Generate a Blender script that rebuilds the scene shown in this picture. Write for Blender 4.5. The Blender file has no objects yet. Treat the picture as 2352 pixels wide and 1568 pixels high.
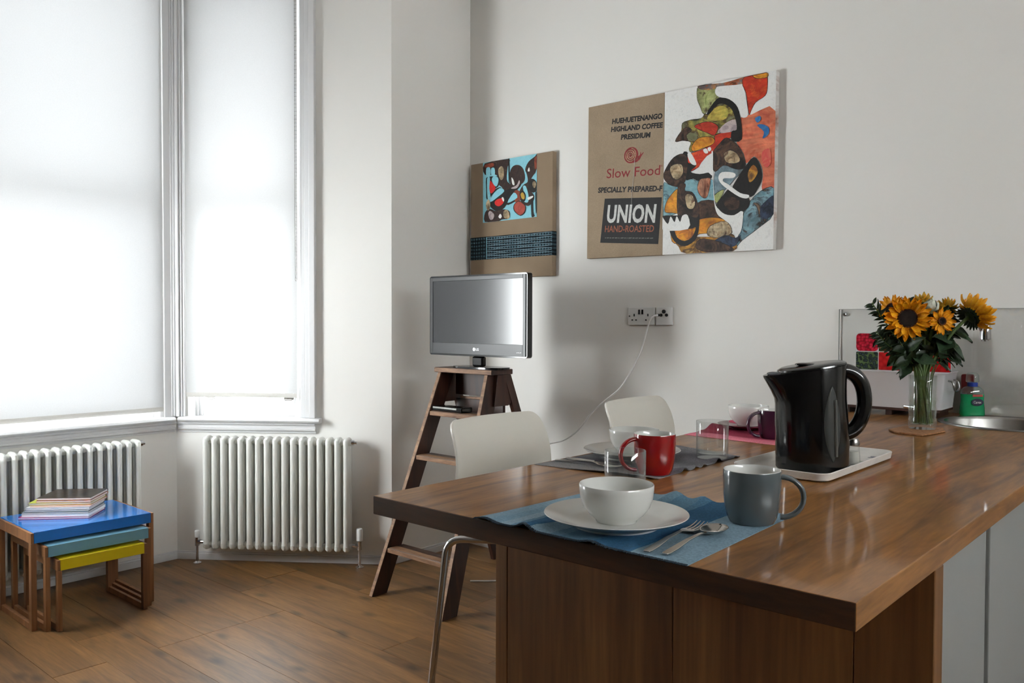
import bpy, bmesh, math, random
from mathutils import Vector, Matrix, noise
from mathutils.geometry import tessellate_polygon

random.seed(7)
scene = bpy.context.scene
COL = scene.collection

# ------------------------------------------------------------------ camera
cam_data = bpy.data.cameras.new('camera')
cam_data.sensor_width = 36.0
cam_data.lens = 1912.7 / 2352 * 36.0
cam_data.clip_start = 0.05
cam = bpy.data.objects.new('camera', cam_data)
COL.objects.link(cam)
_R = Vector((0.7470, 0.6648, 0.0030)); _U = Vector((-0.0187, 0.0165, 0.9997)); _F = Vector((-0.6646, 0.7468, -0.0248))
cam.matrix_world = Matrix(((_R.x, _U.x, -_F.x, 0.0), (_R.y, _U.y, -_F.y, 0.0), (_R.z, _U.z, -_F.z, 1.3046), (0, 0, 0, 1)))
scene.camera = cam

# ------------------------------------------------------------------ world: an even overcast sky
SKY = 23.0
world = bpy.data.worlds.new('overcast_sky'); scene.world = world
world.use_nodes = True
_bg = world.node_tree.nodes['Background']
_bg.inputs['Color'].default_value = (0.965, 0.98, 1.0, 1)
_bg.inputs['Strength'].default_value = SKY

vs = scene.view_settings
scene.display_settings.display_device = 'sRGB'
vs.view_transform = 'Standard'; vs.look = 'None'; vs.exposure = 0.88; vs.gamma = 1.0; vs.use_curve_mapping = False
cy = scene.cycles
cy.use_denoising = True
cy.use_adaptive_sampling = False
cy.max_bounces = 7; cy.diffuse_bounces = 5; cy.glossy_bounces = 4; cy.transmission_bounces = 6; cy.transparent_max_bounces = 16
cy.sample_clamp_indirect = 6.0
cy.caustics_reflective = False; cy.caustics_refractive = False

# ------------------------------------------------------------------ room numbers (metres)
CEIL = 3.22
YB = 3.4755                       # picture wall
XR, YR = -3.4238, 2.8835          # front wall beside the bay / bay corner
P1 = Vector((-4.3772, 2.1683))    # inner bay corner
A0 = 1.00                         # other end of the bay's centre wall
XE, YS = 3.6, -1.35
ZT = 0.9605                       # worktop height
TX0, TX1, TY0 = -1.2868, -0.3566, 1.0363

# ------------------------------------------------------------------ helpers
def lin(c):
    out = []
    for v in c:
        v = v / 255.0
        out.append(v / 12.92 if v <= 0.04045 else ((v + 0.055) / 1.055) ** 2.4)
    return (out[0], out[1], out[2], 1.0)

class MB:
    """collects shapes; build() links them as one mesh object"""
    def __init__(s): s.v = []; s.f = []
    def add(s, verts, faces):
        o = len(s.v); s.v += [tuple(p) for p in verts]; s.f += [tuple(i + o for i in f) for f in faces]; return s
    def box(s, x0, x1, y0, y1, z0, z1):
        v = [(x0,y0,z0),(x1,y0,z0),(x1,y1,z0),(x0,y1,z0),(x0,y0,z1),(x1,y0,z1),(x1,y1,z1),(x0,y1,z1)]
        return s.add(v, [(0,3,2,1),(4,5,6,7),(0,1,5,4),(1,2,6,5),(2,3,7,6),(3,0,4,7)])
    def hexa(s, p):
        return s.add(p, [(0,3,2,1),(4,5,6,7),(0,1,5,4),(1,2,6,5),(2,3,7,6),(3,0,4,7)])
    def beam(s, p0, p1, side, a, b):
        """box from p0 to p1; a = width along side, b = width along the third axis"""
        p0 = Vector(p0); p1 = Vector(p1); d = (p1 - p0).normalized()
        sd = Vector(side); sd = (sd - d * sd.dot(d)).normalized(); t = d.cross(sd)
        v = []
        for p in (p0, p1):
            for i, j in ((-1,-1),(1,-1),(1,1),(-1,1)):
                v.append(p + sd * (a/2*i) + t * (b/2*j))
        return s.hexa(v)
    def lathe(s, prof, c=(0,0,0), segs=32, cap0=True, cap1=True):
        v = []; f = []; n = len(prof)
        for r, z in prof:
            for k in range(segs):
                a = 2*math.pi*k/segs
                v.append((c[0]+r*math.cos(a), c[1]+r*math.sin(a), c[2]+z))
        for i in range(n-1):
            for k in range(segs):
                k2 = (k+1) % segs
                f.append((i*segs+k, i*segs+k2, (i+1)*segs+k2, (i+1)*segs+k))
        if cap0: f.append(tuple(range(segs-1, -1, -1)))
        if cap1: f.append(tuple((n-1)*segs+k for k in range(segs)))
        return s.add(v, f)
    def tube(s, pts, r, segs=10, caps=True, flat=1.0, up=None):
        pts = [Vector(p) for p in pts]; n = len(pts)
        rs = r if isinstance(r, (list, tuple)) else [r]*n
        v = []; f = []; prev = None
        for i, p in enumerate(pts):
            d = (pts[min(i+1,n-1)] - pts[max(i-1,0)])
            d = d.normalized() if d.length > 1e-9 else Vector((0,0,1))
            if prev is None:
                u = Vector(up) if up else (Vector((0,0,1)) if abs(d.z) < .9 else Vector((1,0,0)))
            else: u = prev
            u = (u - d*u.dot(d)); u = u.normalized() if u.length > 1e-6 else Vector((1,0,0))
            prev = u; w = d.cross(u)
            for k in range(segs):
                a = 2*math.pi*k/segs
                v.append(p + w*(rs[i]*math.cos(a)) + u*(rs[i]*flat*math.sin(a)))
        for i in range(n-1):
            for k in range(segs):
                k2 = (k+1) % segs
                f.append((i*segs+k, i*segs+k2, (i+1)*segs+k2, (i+1)*segs+k))
        if caps:
            f.append(tuple(range(segs-1,-1,-1))); f.append(tuple((n-1)*segs+k for k in range(segs)))
        return s.add(v, f)
    def grid(s, fn, nu, nv):
        v = [fn(i/(nu-1), j/(nv-1)) for i in range(nu) for j in range(nv)]
        f = [(i*nv+j, (i+1)*nv+j, (i+1)*nv+j+1, i*nv+j+1) for i in range(nu-1) for j in range(nv-1)]
        return s.add(v, f)
    def prism(s, poly, fn, t0, t1):
        """extrude a 2-D outline; fn(a, b, t) -> xyz"""
        n = len(poly)
        tris = tessellate_polygon([[Vector((p[0], p[1], 0)) for p in poly]])
        v = [fn(p[0], p[1], t0) for p in poly] + [fn(p[0], p[1], t1) for p in poly]
        f = [tuple(t) for t in tris] + [tuple(i+n for i in reversed(t)) for t in tris]
        f += [(i, i+n, (i+1) % n + n, (i+1) % n) for i in range(n)]
        return s.add(v, f)
    def ellipsoid(s, c, rx, ry, rz, nu=14, nv=9):
        v = []; f = []
        for j in range(1, nv):
            t = math.pi*j/nv
            for k in range(nu):
                a = 2*math.pi*k/nu
                v.append((c[0]+rx*math.sin(t)*math.cos(a), c[1]+ry*math.sin(t)*math.sin(a), c[2]+rz*math.cos(t)))
        for j in range(nv-2):
            for k in range(nu):
                k2 = (k+1) % nu
                f.append((j*nu+k, (j+1)*nu+k, (j+1)*nu+k2, j*nu+k2))
        f.append(tuple(range(nu))); f.append(tuple((nv-2)*nu+k for k in reversed(range(nu))))
        return s.add(v, f)
    def xf(s, m):
        s.v = [tuple(m @ Vector(p)) for p in s.v]; return s
    def mesh(s, name, smooth=None, fix=True):
        me = bpy.data.meshes.new(name)
        me.from_pydata(s.v, [], s.f)
        if fix:
            bm = bmesh.new(); bm.from_mesh(me)
            bmesh.ops.recalc_face_normals(bm, faces=bm.faces)
            bm.to_mesh(me); bm.free()
        if smooth is not None:
            me.polygons.foreach_set('use_smooth', [True]*len(me.polygons))
            me.set_sharp_from_angle(angle=math.radians(smooth))
        me.update()
        return me
    def build(s, name, mat, parent=None, smooth=None, bevel=0.0, segs=2, base=None, fix=True):
        if base is not None:
            s.v = [(p[0]-base[0], p[1]-base[1], p[2]-base[2]) for p in s.v]
        me = s.mesh(name, smooth, fix)
        me.materials.append(mat)
        return link(name, me, parent, bevel, segs)

def link(name, me, parent=None, bevel=0.0, segs=2):
    o = bpy.data.objects.new(name, me); COL.objects.link(o)
    if parent is not None: o.parent = parent
    if bevel > 0:
        b = o.modifiers.new('bevel', 'BEVEL'); b.width = bevel; b.segments = segs; b.limit_method = 'ANGLE'; b.angle_limit = math.radians(50)
        b.harden_normals = False
    return o

def tag(o, label=None, cat=None, group=None, kind=None):
    if label: o['label'] = label
    if cat: o['category'] = cat
    if group: o['group'] = group
    if kind: o['kind'] = kind
    return o

class Thing:
    """an Empty at the thing's base; parts are given in world coordinates"""
    def __init__(s, name, label, cat, base=(0,0,0), group=None, kind=None, rotz=0.0):
        s.o = bpy.data.objects.new(name, None); COL.objects.link(s.o)
        s.o.empty_display_size = 0.05
        s.o.location = base; s.o.rotation_euler = (0, 0, rotz); s.base = base
        tag(s.o, label, cat, group, kind)
    def part(s, name, mb, mat, smooth=None, bevel=0.0, segs=2, parent=None, local=False, label=None):
        p = mb.build(name, mat, parent or s.o, smooth, bevel, segs, base=None if local else s.base)
        if label: p['label'] = label
        return p

def copy_tree(o, parent=None):
    c = o.copy(); COL.objects.link(c); c.parent = parent
    for ch in list(o.children): copy_tree(ch, c)
    return c

def struct(name, mb, mat, parent=None, smooth=None, bevel=0.0):
    o = mb.build(name, mat, parent, smooth, bevel)
    if parent is None: o['kind'] = 'structure'
    return o

# ------------------------------------------------------------------ materials
def new_mat(name):
    m = bpy.data.materials.new(name); m.use_nodes = True
    nt = m.node_tree
    return m, nt, nt.nodes['Principled BSDF']

def N(nt, typ, **kw):
    n = nt.nodes.new(typ)
    for k, v in kw.items():
        if k in n.inputs: n.inputs[k].default_value = v
        else: setattr(n, k, v)
    return n

def plain(name, col, rough=0.5, metal=0.0, var=0.06, scale=6.0, bump=0.0, bscale=60.0, coat=0.0, spec=0.5, sheen=0.0):
    """a paint / plastic / metal with a faint procedural unevenness"""
    m, nt, b = new_mat(name)
    tc = N(nt, 'ShaderNodeTexCoord')
    nz = N(nt, 'ShaderNodeTexNoise', Scale=scale, Detail=1.0)
    nt.links.new(tc.outputs['Object'], nz.inputs['Vector'])
    cr = N(nt, 'ShaderNodeValToRGB')
    c = lin(col)
    cr.color_ramp.elements[0].position = 0.3; cr.color_ramp.elements[1].position = 0.7
    cr.color_ramp.elements[0].color = tuple(max(0, x*(1-var)) for x in c[:3]) + (1,)
    cr.color_ramp.elements[1].color = tuple(min(1, x*(1+var)) for x in c[:3]) + (1,)
    nt.links.new(nz.outputs['Fac'], cr.inputs['Fac'])
    nt.links.new(cr.outputs['Color'], b.inputs['Base Color'])
    b.inputs['Roughness'].default_value = rough; b.inputs['Metallic'].default_value = metal
    b.inputs['Specular IOR Level'].default_value = spec
    if coat: b.inputs['Coat Weight'].default_value = coat; b.inputs['Coat Roughness'].default_value = 0.05
    if sheen: b.inputs['Sheen Weight'].default_value = sheen
    if bump:
        n2 = N(nt, 'ShaderNodeTexNoise', Scale=bscale, Detail=4.0)
        nt.links.new(tc.outputs['Object'], n2.inputs['Vector'])
        bp = N(nt, 'ShaderNodeBump', Strength=bump, Distance=0.002)
        nt.links.new(n2.outputs['Fac'], bp.inputs['Height']); nt.links.new(bp.outputs['Normal'], b.inputs['Normal'])
    return m

def wood(name, dark, light, axis='Y', scale=1.0, rough=0.4, coat=0.0, rand=0.0, knots=0.0, bump=0.15, stretch=0.06, croughness=0.12, spec=0.5):
    m, nt, b = new_mat(name)
    tc = N(nt, 'ShaderNodeTexCoord'); oi = N(nt, 'ShaderNodeObjectInfo')
    mul = N(nt, 'ShaderNodeVectorMath', operation='SCALE'); mul.inputs[0].default_value = (13.7, 5.1, 9.3)
    nt.links.new(oi.outputs['Random'], mul.inputs['Scale'])
    add = N(nt, 'ShaderNodeVectorMath', operation='ADD')
    nt.links.new(tc.outputs['Object'], add.inputs[0]); nt.links.new(mul.outputs[0], add.inputs[1])
    mp = N(nt, 'ShaderNodeMapping')
    sc = [14.0*scale]*3; sc['XYZ'.index(axis)] = 14.0*scale*stretch
    mp.inputs['Scale'].default_value = sc
    nt.links.new(add.outputs[0], mp.inputs['Vector'])
    n1 = N(nt, 'ShaderNodeTexNoise', Scale=1.0, Detail=4.0, Roughness=0.62, Distortion=0.9)
    nt.links.new(mp.outputs[0], n1.inputs['Vector'])
    n2 = N(nt, 'ShaderNodeTexNoise', Scale=7.0, Detail=3.0)
    nt.links.new(mp.outputs[0], n2.inputs['Vector'])
    cr = N(nt, 'ShaderNodeValToRGB')
    cr.color_ramp.elements[0].position = 0.28; cr.color_ramp.elements[1].position = 0.72
    cr.color_ramp.elements[0].color = lin(dark); cr.color_ramp.elements[1].color = lin(light)
    nt.links.new(n1.outputs['Fac'], cr.inputs['Fac'])
    c = cr.outputs['Color']
    mr = N(nt, 'ShaderNodeMapRange'); mr.inputs[1].default_value = 0.3; mr.inputs[2].default_value = 0.7; mr.inputs[3].default_value = 0.82; mr.inputs[4].default_value = 1.1
    nt.links.new(n2.outputs['Fac'], mr.inputs[0])
    mx = N(nt, 'ShaderNodeVectorMath', operation='SCALE'); nt.links.new(c, mx.inputs[0]); nt.links.new(mr.outputs[0], mx.inputs['Scale'])
    c = mx.outputs[0]
    if rand:
        m2 = N(nt, 'ShaderNodeMapRange'); m2.inputs[3].default_value = 1-rand; m2.inputs[4].default_value = 1+rand
        nt.links.new(oi.outputs['Random'], m2.inputs[0])
        mx2 = N(nt, 'ShaderNodeVectorMath', operation='SCALE'); nt.links.new(c, mx2.inputs[0]); nt.links.new(m2.outputs[0], mx2.inputs['Scale'])
        c = mx2.outputs[0]
    if knots:
        mk = N(nt, 'ShaderNodeMapping'); s3 = [5.6]*3; s3['XYZ'.index(axis)] = 2.6; mk.inputs['Scale'].default_value = s3
        nt.links.new(add.outputs[0], mk.inputs['Vector'])
        nd = N(nt, 'ShaderNodeTexNoise', Scale=3.0, Detail=3.0)
        nt.links.new(add.outputs[0], nd.inputs['Vector'])
        mxv = N(nt, 'ShaderNodeMix', data_type='VECTOR'); mxv.inputs[0].default_value = 0.12
        nt.links.new(mk.outputs[0], mxv.inputs[4]); nt.links.new(nd.outputs['Color'], mxv.inputs[5])
        vo = N(nt, 'ShaderNodeTexVoronoi', Scale=1.0); vo.voronoi_dimensions = '2D'
        nt.links.new(mxv.outputs[1], vo.inputs['Vector'])
        kr = N(nt, 'ShaderNodeMapRange'); kr.inputs[1].default_value = 0.03; kr.inputs[2].default_value = 0.14; kr.inputs[3].default_value = 1-knots; kr.inputs[4].default_value = 1.0
        nt.links.new(vo.outputs['Distance'], kr.inputs[0])
        mx3 = N(nt, 'ShaderNodeVectorMath', operation='SCALE'); nt.links.new(c, mx3.inputs[0]); nt.links.new(kr.outputs[0], mx3.inputs['Scale'])
        c = mx3.outputs[0]
    nt.links.new(c, b.inputs['Base Color'])
    b.inputs['Roughness'].default_value = rough
    b.inputs['Specular IOR Level'].default_value = spec
    if coat: b.inputs['Coat Weight'].default_value = coat; b.inputs['Coat Roughness'].default_value = croughness
    if bump:
        bp = N(nt, 'ShaderNodeBump', Strength=bump, Distance=0.002)
        nt.links.new(n1.outputs['Fac'], bp.inputs['Height']); nt.links.new(bp.outputs['Normal'], b.inputs['Normal'])
    return m

def thin_glass(name, tint=(1,1,1), rough=0.0, base=0.05, edge=0.0, edgecol=(200,205,205)):
    """clear thin-walled glass: see-through, brighter reflection at grazing angles"""
    m = bpy.data.materials.new(name); m.use_nodes = True; nt = m.node_tree
    for n in list(nt.nodes): nt.nodes.remove(n)
    out = N(nt, 'ShaderNodeOutputMaterial')
    tr = N(nt, 'ShaderNodeBsdfTransparent'); tr.inputs['Color'].default_value = (*tint, 1)
    gl = N(nt, 'ShaderNodeBsdfGlossy'); gl.inputs['Roughness'].default_value = rough; gl.inputs['Color'].default_value = (1,1,1,1)
    lf = N(nt, 'ShaderNodeLayerWeight', Blend=0.5)
    p5 = N(nt, 'ShaderNodeMath', operation='POWER'); p5.inputs[1].default_value = 5.0
    nt.links.new(lf.outputs['Facing'], p5.inputs[0])
    fr = N(nt, 'ShaderNodeMath', operation='MULTIPLY_ADD'); fr.inputs[1].default_value = 0.94; fr.inputs[2].default_value = base*0.8
    nt.links.new(p5.outputs[0], fr.inputs[0])
    mix = N(nt, 'ShaderNodeMixShader')
    nt.links.new(fr.outputs[0], mix.inputs[0]); nt.links.new(tr.outputs[0], mix.inputs[1]); nt.links.new(gl.outputs[0], mix.inputs[2])
    last = mix
    if edge:
        df = N(nt, 'ShaderNodeBsdfDiffuse'); df.inputs['Color'].default_value = lin(edgecol)
        lw = N(nt, 'ShaderNodeLayerWeight', Blend=0.25)
        pw = N(nt, 'ShaderNodeMath', operation='MULTIPLY'); pw.inputs[1].default_value = edge
        nt.links.new(lw.outputs['Facing'], pw.inputs[0])
        m2 = N(nt, 'ShaderNodeMixShader')
        nt.links.new(pw.outputs[0], m2.inputs[0]); nt.links.new(mix.outputs[0], m2.inputs[1]); nt.links.new(df.outputs[0], m2.inputs[2])
        last = m2
    nt.links.new(last.outputs[0], out.inputs['Surface'])
    return m

def blind_cloth(name, refl, trans, t=0.5):
    m = bpy.data.materials.new(name); m.use_nodes = True; nt = m.node_tree
    for n in list(nt.nodes): nt.nodes.remove(n)
    out = N(nt, 'ShaderNodeOutputMaterial')
    tc = N(nt, 'ShaderNodeTexCoord')
    wv = N(nt, 'ShaderNodeTexNoise', Scale=180.0, Detail=2.0); nt.links.new(tc.outputs['Object'], wv.inputs['Vector'])
    df = N(nt, 'ShaderNodeBsdfDiffuse'); df.inputs['Color'].default_value = (*refl, 1)
    tl = N(nt, 'ShaderNodeBsdfTranslucent'); tl.inputs['Color'].default_value = (*trans, 1)
    mw = N(nt, 'ShaderNodeMapRange'); mw.inputs[3].default_value = 0.95; mw.inputs[4].default_value = 1.05; nt.links.new(wv.outputs['Fac'], mw.inputs[0])
    sv = N(nt, 'ShaderNodeVectorMath', operation='SCALE'); sv.inputs[0].default_value = refl; nt.links.new(mw.outputs[0], sv.inputs['Scale']); nt.links.new(sv.outputs[0], df.inputs['Color'])
    ad = N(nt, 'ShaderNodeAddShader')
    nt.links.new(df.outputs[0], ad.inputs[0]); nt.links.new(tl.outputs[0], ad.inputs[1])
    nt.links.new(ad.outputs[0], out.inputs['Surface'])
    return m

def weave(name, a, b_, scale=400.0, rough=0.9, blotch=0.2, bump=0.3, stripes=None, axis=0, fibre=240.0):
    """woven cloth; stripes = list of (position, colour) along one object axis"""
    m, nt, b = new_mat(name)
    tc = N(nt, 'ShaderNodeTexCoord'); sp = N(nt, 'ShaderNodeSeparateXYZ')
    nt.links.new(tc.outputs['Object'], sp.inputs[0])
    wx = N(nt, 'ShaderNodeTexWave', Scale=scale/20, Distortion=1.5, Detail=2.0); wx.bands_direction = 'X'; wx.inputs['Detail Scale'].default_value = 2.0
    wy = N(nt, 'ShaderNodeTexWave', Scale=scale/20, Distortion=1.5, Detail=2.0); wy.bands_direction = 'Y' if axis != 2 else 'Z'
    nt.links.new(tc.outputs['Object'], wx.inputs['Vector']); nt.links.new(tc.outputs['Object'], wy.inputs['Vector'])
    ad = N(nt, 'ShaderNodeMath', operation='MULTIPLY')
    nt.links.new(wx.outputs['Fac'], ad.inputs[0]); nt.links.new(wy.outputs['Fac'], ad.inputs[1])
    nz = N(nt, 'ShaderNodeTexNoise', Scale=9.0, Detail=5.0); nt.links.new(tc.outputs['Object'], nz.inputs['Vector'])
    mx = N(nt, 'ShaderNodeMix', data_type='RGBA'); mx.inputs[6].default_value = lin(a); mx.inputs[7].default_value = lin(b_)
    nt.links.new(ad.outputs[0], mx.inputs[0])
    c = mx.outputs[2]
    if stripes:
        cr = N(nt, 'ShaderNodeValToRGB'); cr.color_ramp.interpolation = 'CONSTANT' if len(stripes) > 12 else 'LINEAR'
        els = cr.color_ramp.elements
        els[0].position = stripes[0][0]; els[0].color = lin(stripes[0][1]); els[1].position = stripes[1][0]; els[1].color = lin(stripes[1][1])
        for p, col in stripes[2:]:
            e = els.new(p); e.color = lin(col)
        dn = N(nt, 'ShaderNodeTexNoise', Scale=30.0, Detail=2.0); nt.links.new(tc.outputs['Object'], dn.inputs['Vector'])
        off = N(nt, 'ShaderNodeMath', operation='MULTIPLY_ADD'); off.inputs[1].default_value = 0.02
        nt.links.new(dn.outputs['Fac'], off.inputs[0]); nt.links.new(sp.outputs[axis], off.inputs[2])
        nt.links.new(off.outputs[0], cr.inputs['Fac'])
        m2 = N(nt, 'ShaderNodeMix', data_type='RGBA'); m2.inputs[0].default_value = 0.86
        nt.links.new(c, m2.inputs[6]); nt.links.new(cr.outputs['Color'], m2.inputs[7]); c = m2.outputs[2]
    mr = N(nt, 'ShaderNodeMapRange'); mr.inputs[1].default_value = 0.3; mr.inputs[2].default_value = 0.7; mr.inputs[3].default_value = 1-blotch; mr.inputs[4].default_value = 1+blotch
    nt.links.new(nz.outputs['Fac'], mr.inputs[0])
    fb = N(nt, 'ShaderNodeTexNoise', Scale=fibre, Detail=3.0, Roughness=0.7); nt.links.new(tc.outputs['Object'], fb.inputs['Vector'])
    fr_ = N(nt, 'ShaderNodeMapRange'); fr_.inputs[1].default_value = 0.3; fr_.inputs[2].default_value = 0.7; fr_.inputs[3].default_value = 0.74; fr_.inputs[4].default_value = 1.2
    nt.links.new(fb.outputs['Fac'], fr_.inputs[0])
    ml = N(nt, 'ShaderNodeMath', operation='MULTIPLY'); nt.links.new(mr.outputs[0], ml.inputs[0]); nt.links.new(fr_.outputs[0], ml.inputs[1])
    sc = N(nt, 'ShaderNodeVectorMath', operation='SCALE'); nt.links.new(c, sc.inputs[0]); nt.links.new(ml.outputs[0], sc.inputs['Scale'])
    nt.links.new(sc.outputs[0], b.inputs['Base Color'])
    b.inputs['Roughness'].default_value = rough; b.inputs['Specular IOR Level'].default_value = 0.2
    bp = N(nt, 'ShaderNodeBump', Strength=bump, Distance=0.001); nt.links.new(ad.outputs[0], bp.inputs['Height']); nt.links.new(bp.outputs[0], b.inputs['Normal'])
    return m

def daub(name, cols, scale=18.0, rough=0.55, stretch=(1,1,1), wash=0.0):
    """brushed paint: several pigments dragged into each other, with darker washes and dry-brush streaks"""
    m, nt, b = new_mat(name)
    tc = N(nt, 'ShaderNodeTexCoord'); mp = N(nt, 'ShaderNodeMapping'); mp.inputs['Scale'].default_value = stretch
    nt.links.new(tc.outputs['Object'], mp.inputs['Vector'])
    nz = N(nt, 'ShaderNodeTexNoise', Scale=scale, Detail=6.0, Roughness=0.65, Distortion=1.0); nt.links.new(mp.outputs[0], nz.inputs['Vector'])
    cr = N(nt, 'ShaderNodeValToRGB'); els = cr.color_ramp.elements
    n = len(cols)
    els[0].position = 0.34; els[0].color = lin(cols[0]); els[1].position = 0.66; els[1].color = lin(cols[-1])
    for i in range(1, n-1):
        e = els.new(0.34 + 0.32*i/(n-1)); e.color = lin(cols[i])
    nt.links.new(nz.outputs['Fac'], cr.inputs['Fac'])
    c = cr.outputs['Color']
    if wash:
        n2 = N(nt, 'ShaderNodeTexNoise', Scale=scale*0.9, Detail=3.0, Roughness=0.6); n2.noise_dimensions = '4D'; n2.inputs['W'].default_value = 3.7
        nt.links.new(mp.outputs[0], n2.inputs['Vector'])
        m3 = N(nt, 'ShaderNodeMapping'); m3.inputs['Scale'].default_value = (14, 14, 90); m3.inputs['Rotation'].default_value = (0, 0.6, 0)
        nt.links.new(tc.outputs['Object'], m3.inputs['Vector'])
        n3 = N(nt, 'ShaderNodeTexNoise', Scale=1.0, Detail=4.0); nt.links.new(m3.outputs[0], n3.inputs['Vector'])
        r2 = N(nt, 'ShaderNodeMapRange'); r2.inputs[1].default_value = 0.36; r2.inputs[2].default_value = 0.60; r2.inputs[3].default_value = 1-wash; r2.inputs[4].default_value = 1.08
        nt.links.new(n2.outputs['Fac'], r2.inputs[0])
        r3 = N(nt, 'ShaderNodeMapRange'); r3.inputs[1].default_value = 0.3; r3.inputs[2].default_value = 0.7; r3.inputs[3].default_value = 0.78; r3.inputs[4].default_value = 1.12
        nt.links.new(n3.outputs['Fac'], r3.inputs[0])
        mm = N(nt, 'ShaderNodeMath', operation='MULTIPLY'); nt.links.new(r2.outputs[0], mm.inputs[0]); nt.links.new(r3.outputs[0], mm.inputs[1])
        sc = N(nt, 'ShaderNodeVectorMath', operation='SCALE'); nt.links.new(c, sc.inputs[0]); nt.links.new(mm.outputs[0], sc.inputs['Scale'])
        c = sc.outputs[0]
    nt.links.new(c, b.inputs['Base Color'])
    b.inputs['Roughness'].default_value = rough; b.inputs['Specular IOR Level'].default_value = 0.3
    bp = N(nt, 'ShaderNodeBump', Strength=0.2, Distance=0.001); nt.links.new(nz.outputs['Fac'], bp.inputs['Height']); nt.links.new(bp.outputs[0], b.inputs['Normal'])
    return m

M = {}
M['wall_deep'] = plain('bounce_cutting_wall_tone', (112,106,100), 0.8, var=0.02, scale=1.5, spec=0.2)  # dark tone given to an unseen wall to cut bounce onto the bar end
M['wall'] = plain('wall_paint', (237,235,231), 0.75, var=0.012, scale=1.5, spec=0.25)
M['ceiling'] = plain('ceiling_paint', (243,243,241), 0.85, var=0.01, spec=0.2)
M['trim'] = plain('gloss_trim_paint', (222,222,223), 0.38, var=0.012, scale=3)
M['rad'] = plain('radiator_enamel', (228,229,224), 0.32, var=0.01)
M['white_plastic'] = plain('white_plastic', (230,230,228), 0.35, var=0.01)
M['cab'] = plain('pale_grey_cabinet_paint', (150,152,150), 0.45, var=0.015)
M['ceramic'] = plain('white_ceramic', (226,226,222), 0.16, var=0.012, scale=30, coat=0.3)
M['chrome'] = plain('chrome', (215,215,218), 0.07, 1.0, var=0.02)
M['steel'] = plain('brushed_steel', (170,168,165), 0.26, 1.0, var=0.06, scale=40)
M['cutlery'] = plain('cutlery_steel', (200,196,190), 0.2, 1.0, var=0.04)
M['black_plastic'] = plain('gloss_black_plastic', (6,6,7), 0.14, var=0.1, coat=0.1)
M['matte_black'] = plain('matte_black_plastic', (22,22,24), 0.45, var=0.1)
M['subfloor'] = plain('floor_underlay', (58,42,30), 0.9, var=0.2)
M['plank'] = wood('oak_floor', (82,55,29), (136,98,56), 'X', 1.3, 0.42, rand=0.22, knots=0.6, bump=0.14, stretch=0.10)
M['worktop'] = wood('oiled_oak_worktop', (100,63,26), (176,121,62), 'Y', 1.3, 0.5, coat=0.6, croughness=0.075, bump=0.09, stretch=0.10, spec=0.25)
M['panel'] = wood('oak_panel', (92,58,29), (140,96,52), 'Z', 0.9, 0.5, rand=0.12, bump=0.12, stretch=0.05)
M['worktop_end'] = wood('oak_end_grain', (50,30,14), (88,55,27), 'X', 1.2, 0.5, coat=0.3, bump=0.06, stretch=0.15)
M['ladder_dark'] = wood('dark_stained_ladder_wood', (32,16,10), (72,40,27), 'Z', 1.0, 0.42, bump=0.2, stretch=0.1)
M['ladder_worn'] = wood('worn_ladder_wood', (92,62,42), (160,122,90), 'X', 1.6, 0.6, bump=0.4, stretch=0.2)
M['beech'] = wood('stained_beech', (96,60,34), (148,102,64), 'Z', 1.0, 0.45, bump=0.08)
M['window_glass'] = thin_glass('window_glass', (0.97,0.985,0.98))
M['tumbler'] = thin_glass('tumbler_glass', (0.97,0.98,0.975), edge=0.25)
M['acrylic'] = thin_glass('clear_acrylic', (0.985,0.988,0.985))
M['acrylic_edge'] = plain('acrylic_edge', (150,155,150), 0.3)
M['blind'] = blind_cloth('roller_blind_cloth', (0.50,0.50,0.497), (0.0225,0.0229,0.0234))
M['blind_hem'] = blind_cloth('blind_hem_cloth', (0.55,0.535,0.505), (0.006,0.0059,0.0054))
# ================================================================== STRUCTURE
BAYD = 0.6*1.1918508               # how far the splayed sides run along Y
BL0 = Vector((XR, A0 - (YR - P1.y)))   # far end of the other splay
WT = 0.28                          # outer wall thickness

def frame_map(org, d, inn):
    """(s along the wall, n into the room, z) -> world"""
    def fn(s, n, z): return (org[0] + d[0]*s + inn[0]*n, org[1] + d[1]*s + inn[1]*n, z)
    return fn
def fbox(mb, fn, s0, s1, n0, n1, z0, z1):
    p = [fn(s0,n0,z0), fn(s1,n0,z0), fn(s1,n1,z0), fn(s0,n1,z0), fn(s0,n0,z1), fn(s1,n0,z1), fn(s1,n1,z1), fn(s0,n1,z1)]
    return mb.hexa(p)

LBAY = (Vector((XR, YR)) - P1).length
F_A = frame_map((P1.x, A0), (0, 1), (1, 0)); LA = P1.y - A0
F_R = frame_map(P1, (0.8, 0.6), (0.6, -0.8))
F_L = frame_map(BL0, (-0.8, 0.6), (0.6, 0.8))

def wall_seg(name, fn, L, hole=None, ext0=0.0, ext1=0.0, thick=WT):
    mb = MB()
    if hole:
        s0, s1, z0, z1 = hole
        fbox(mb, fn, -ext0, s0, -thick, 0, 0, CEIL); fbox(mb, fn, s1, L+ext1, -thick, 0, 0, CEIL)
        fbox(mb, fn, s0, s1, -thick, 0, 0, z0); fbox(mb, fn, s0, s1, -thick, 0, z1, CEIL)
    else:
        fbox(mb, fn, -ext0, L+ext1, -thick, 0, 0, CEIL)
    return struct(name, mb, M['wall'])

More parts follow.
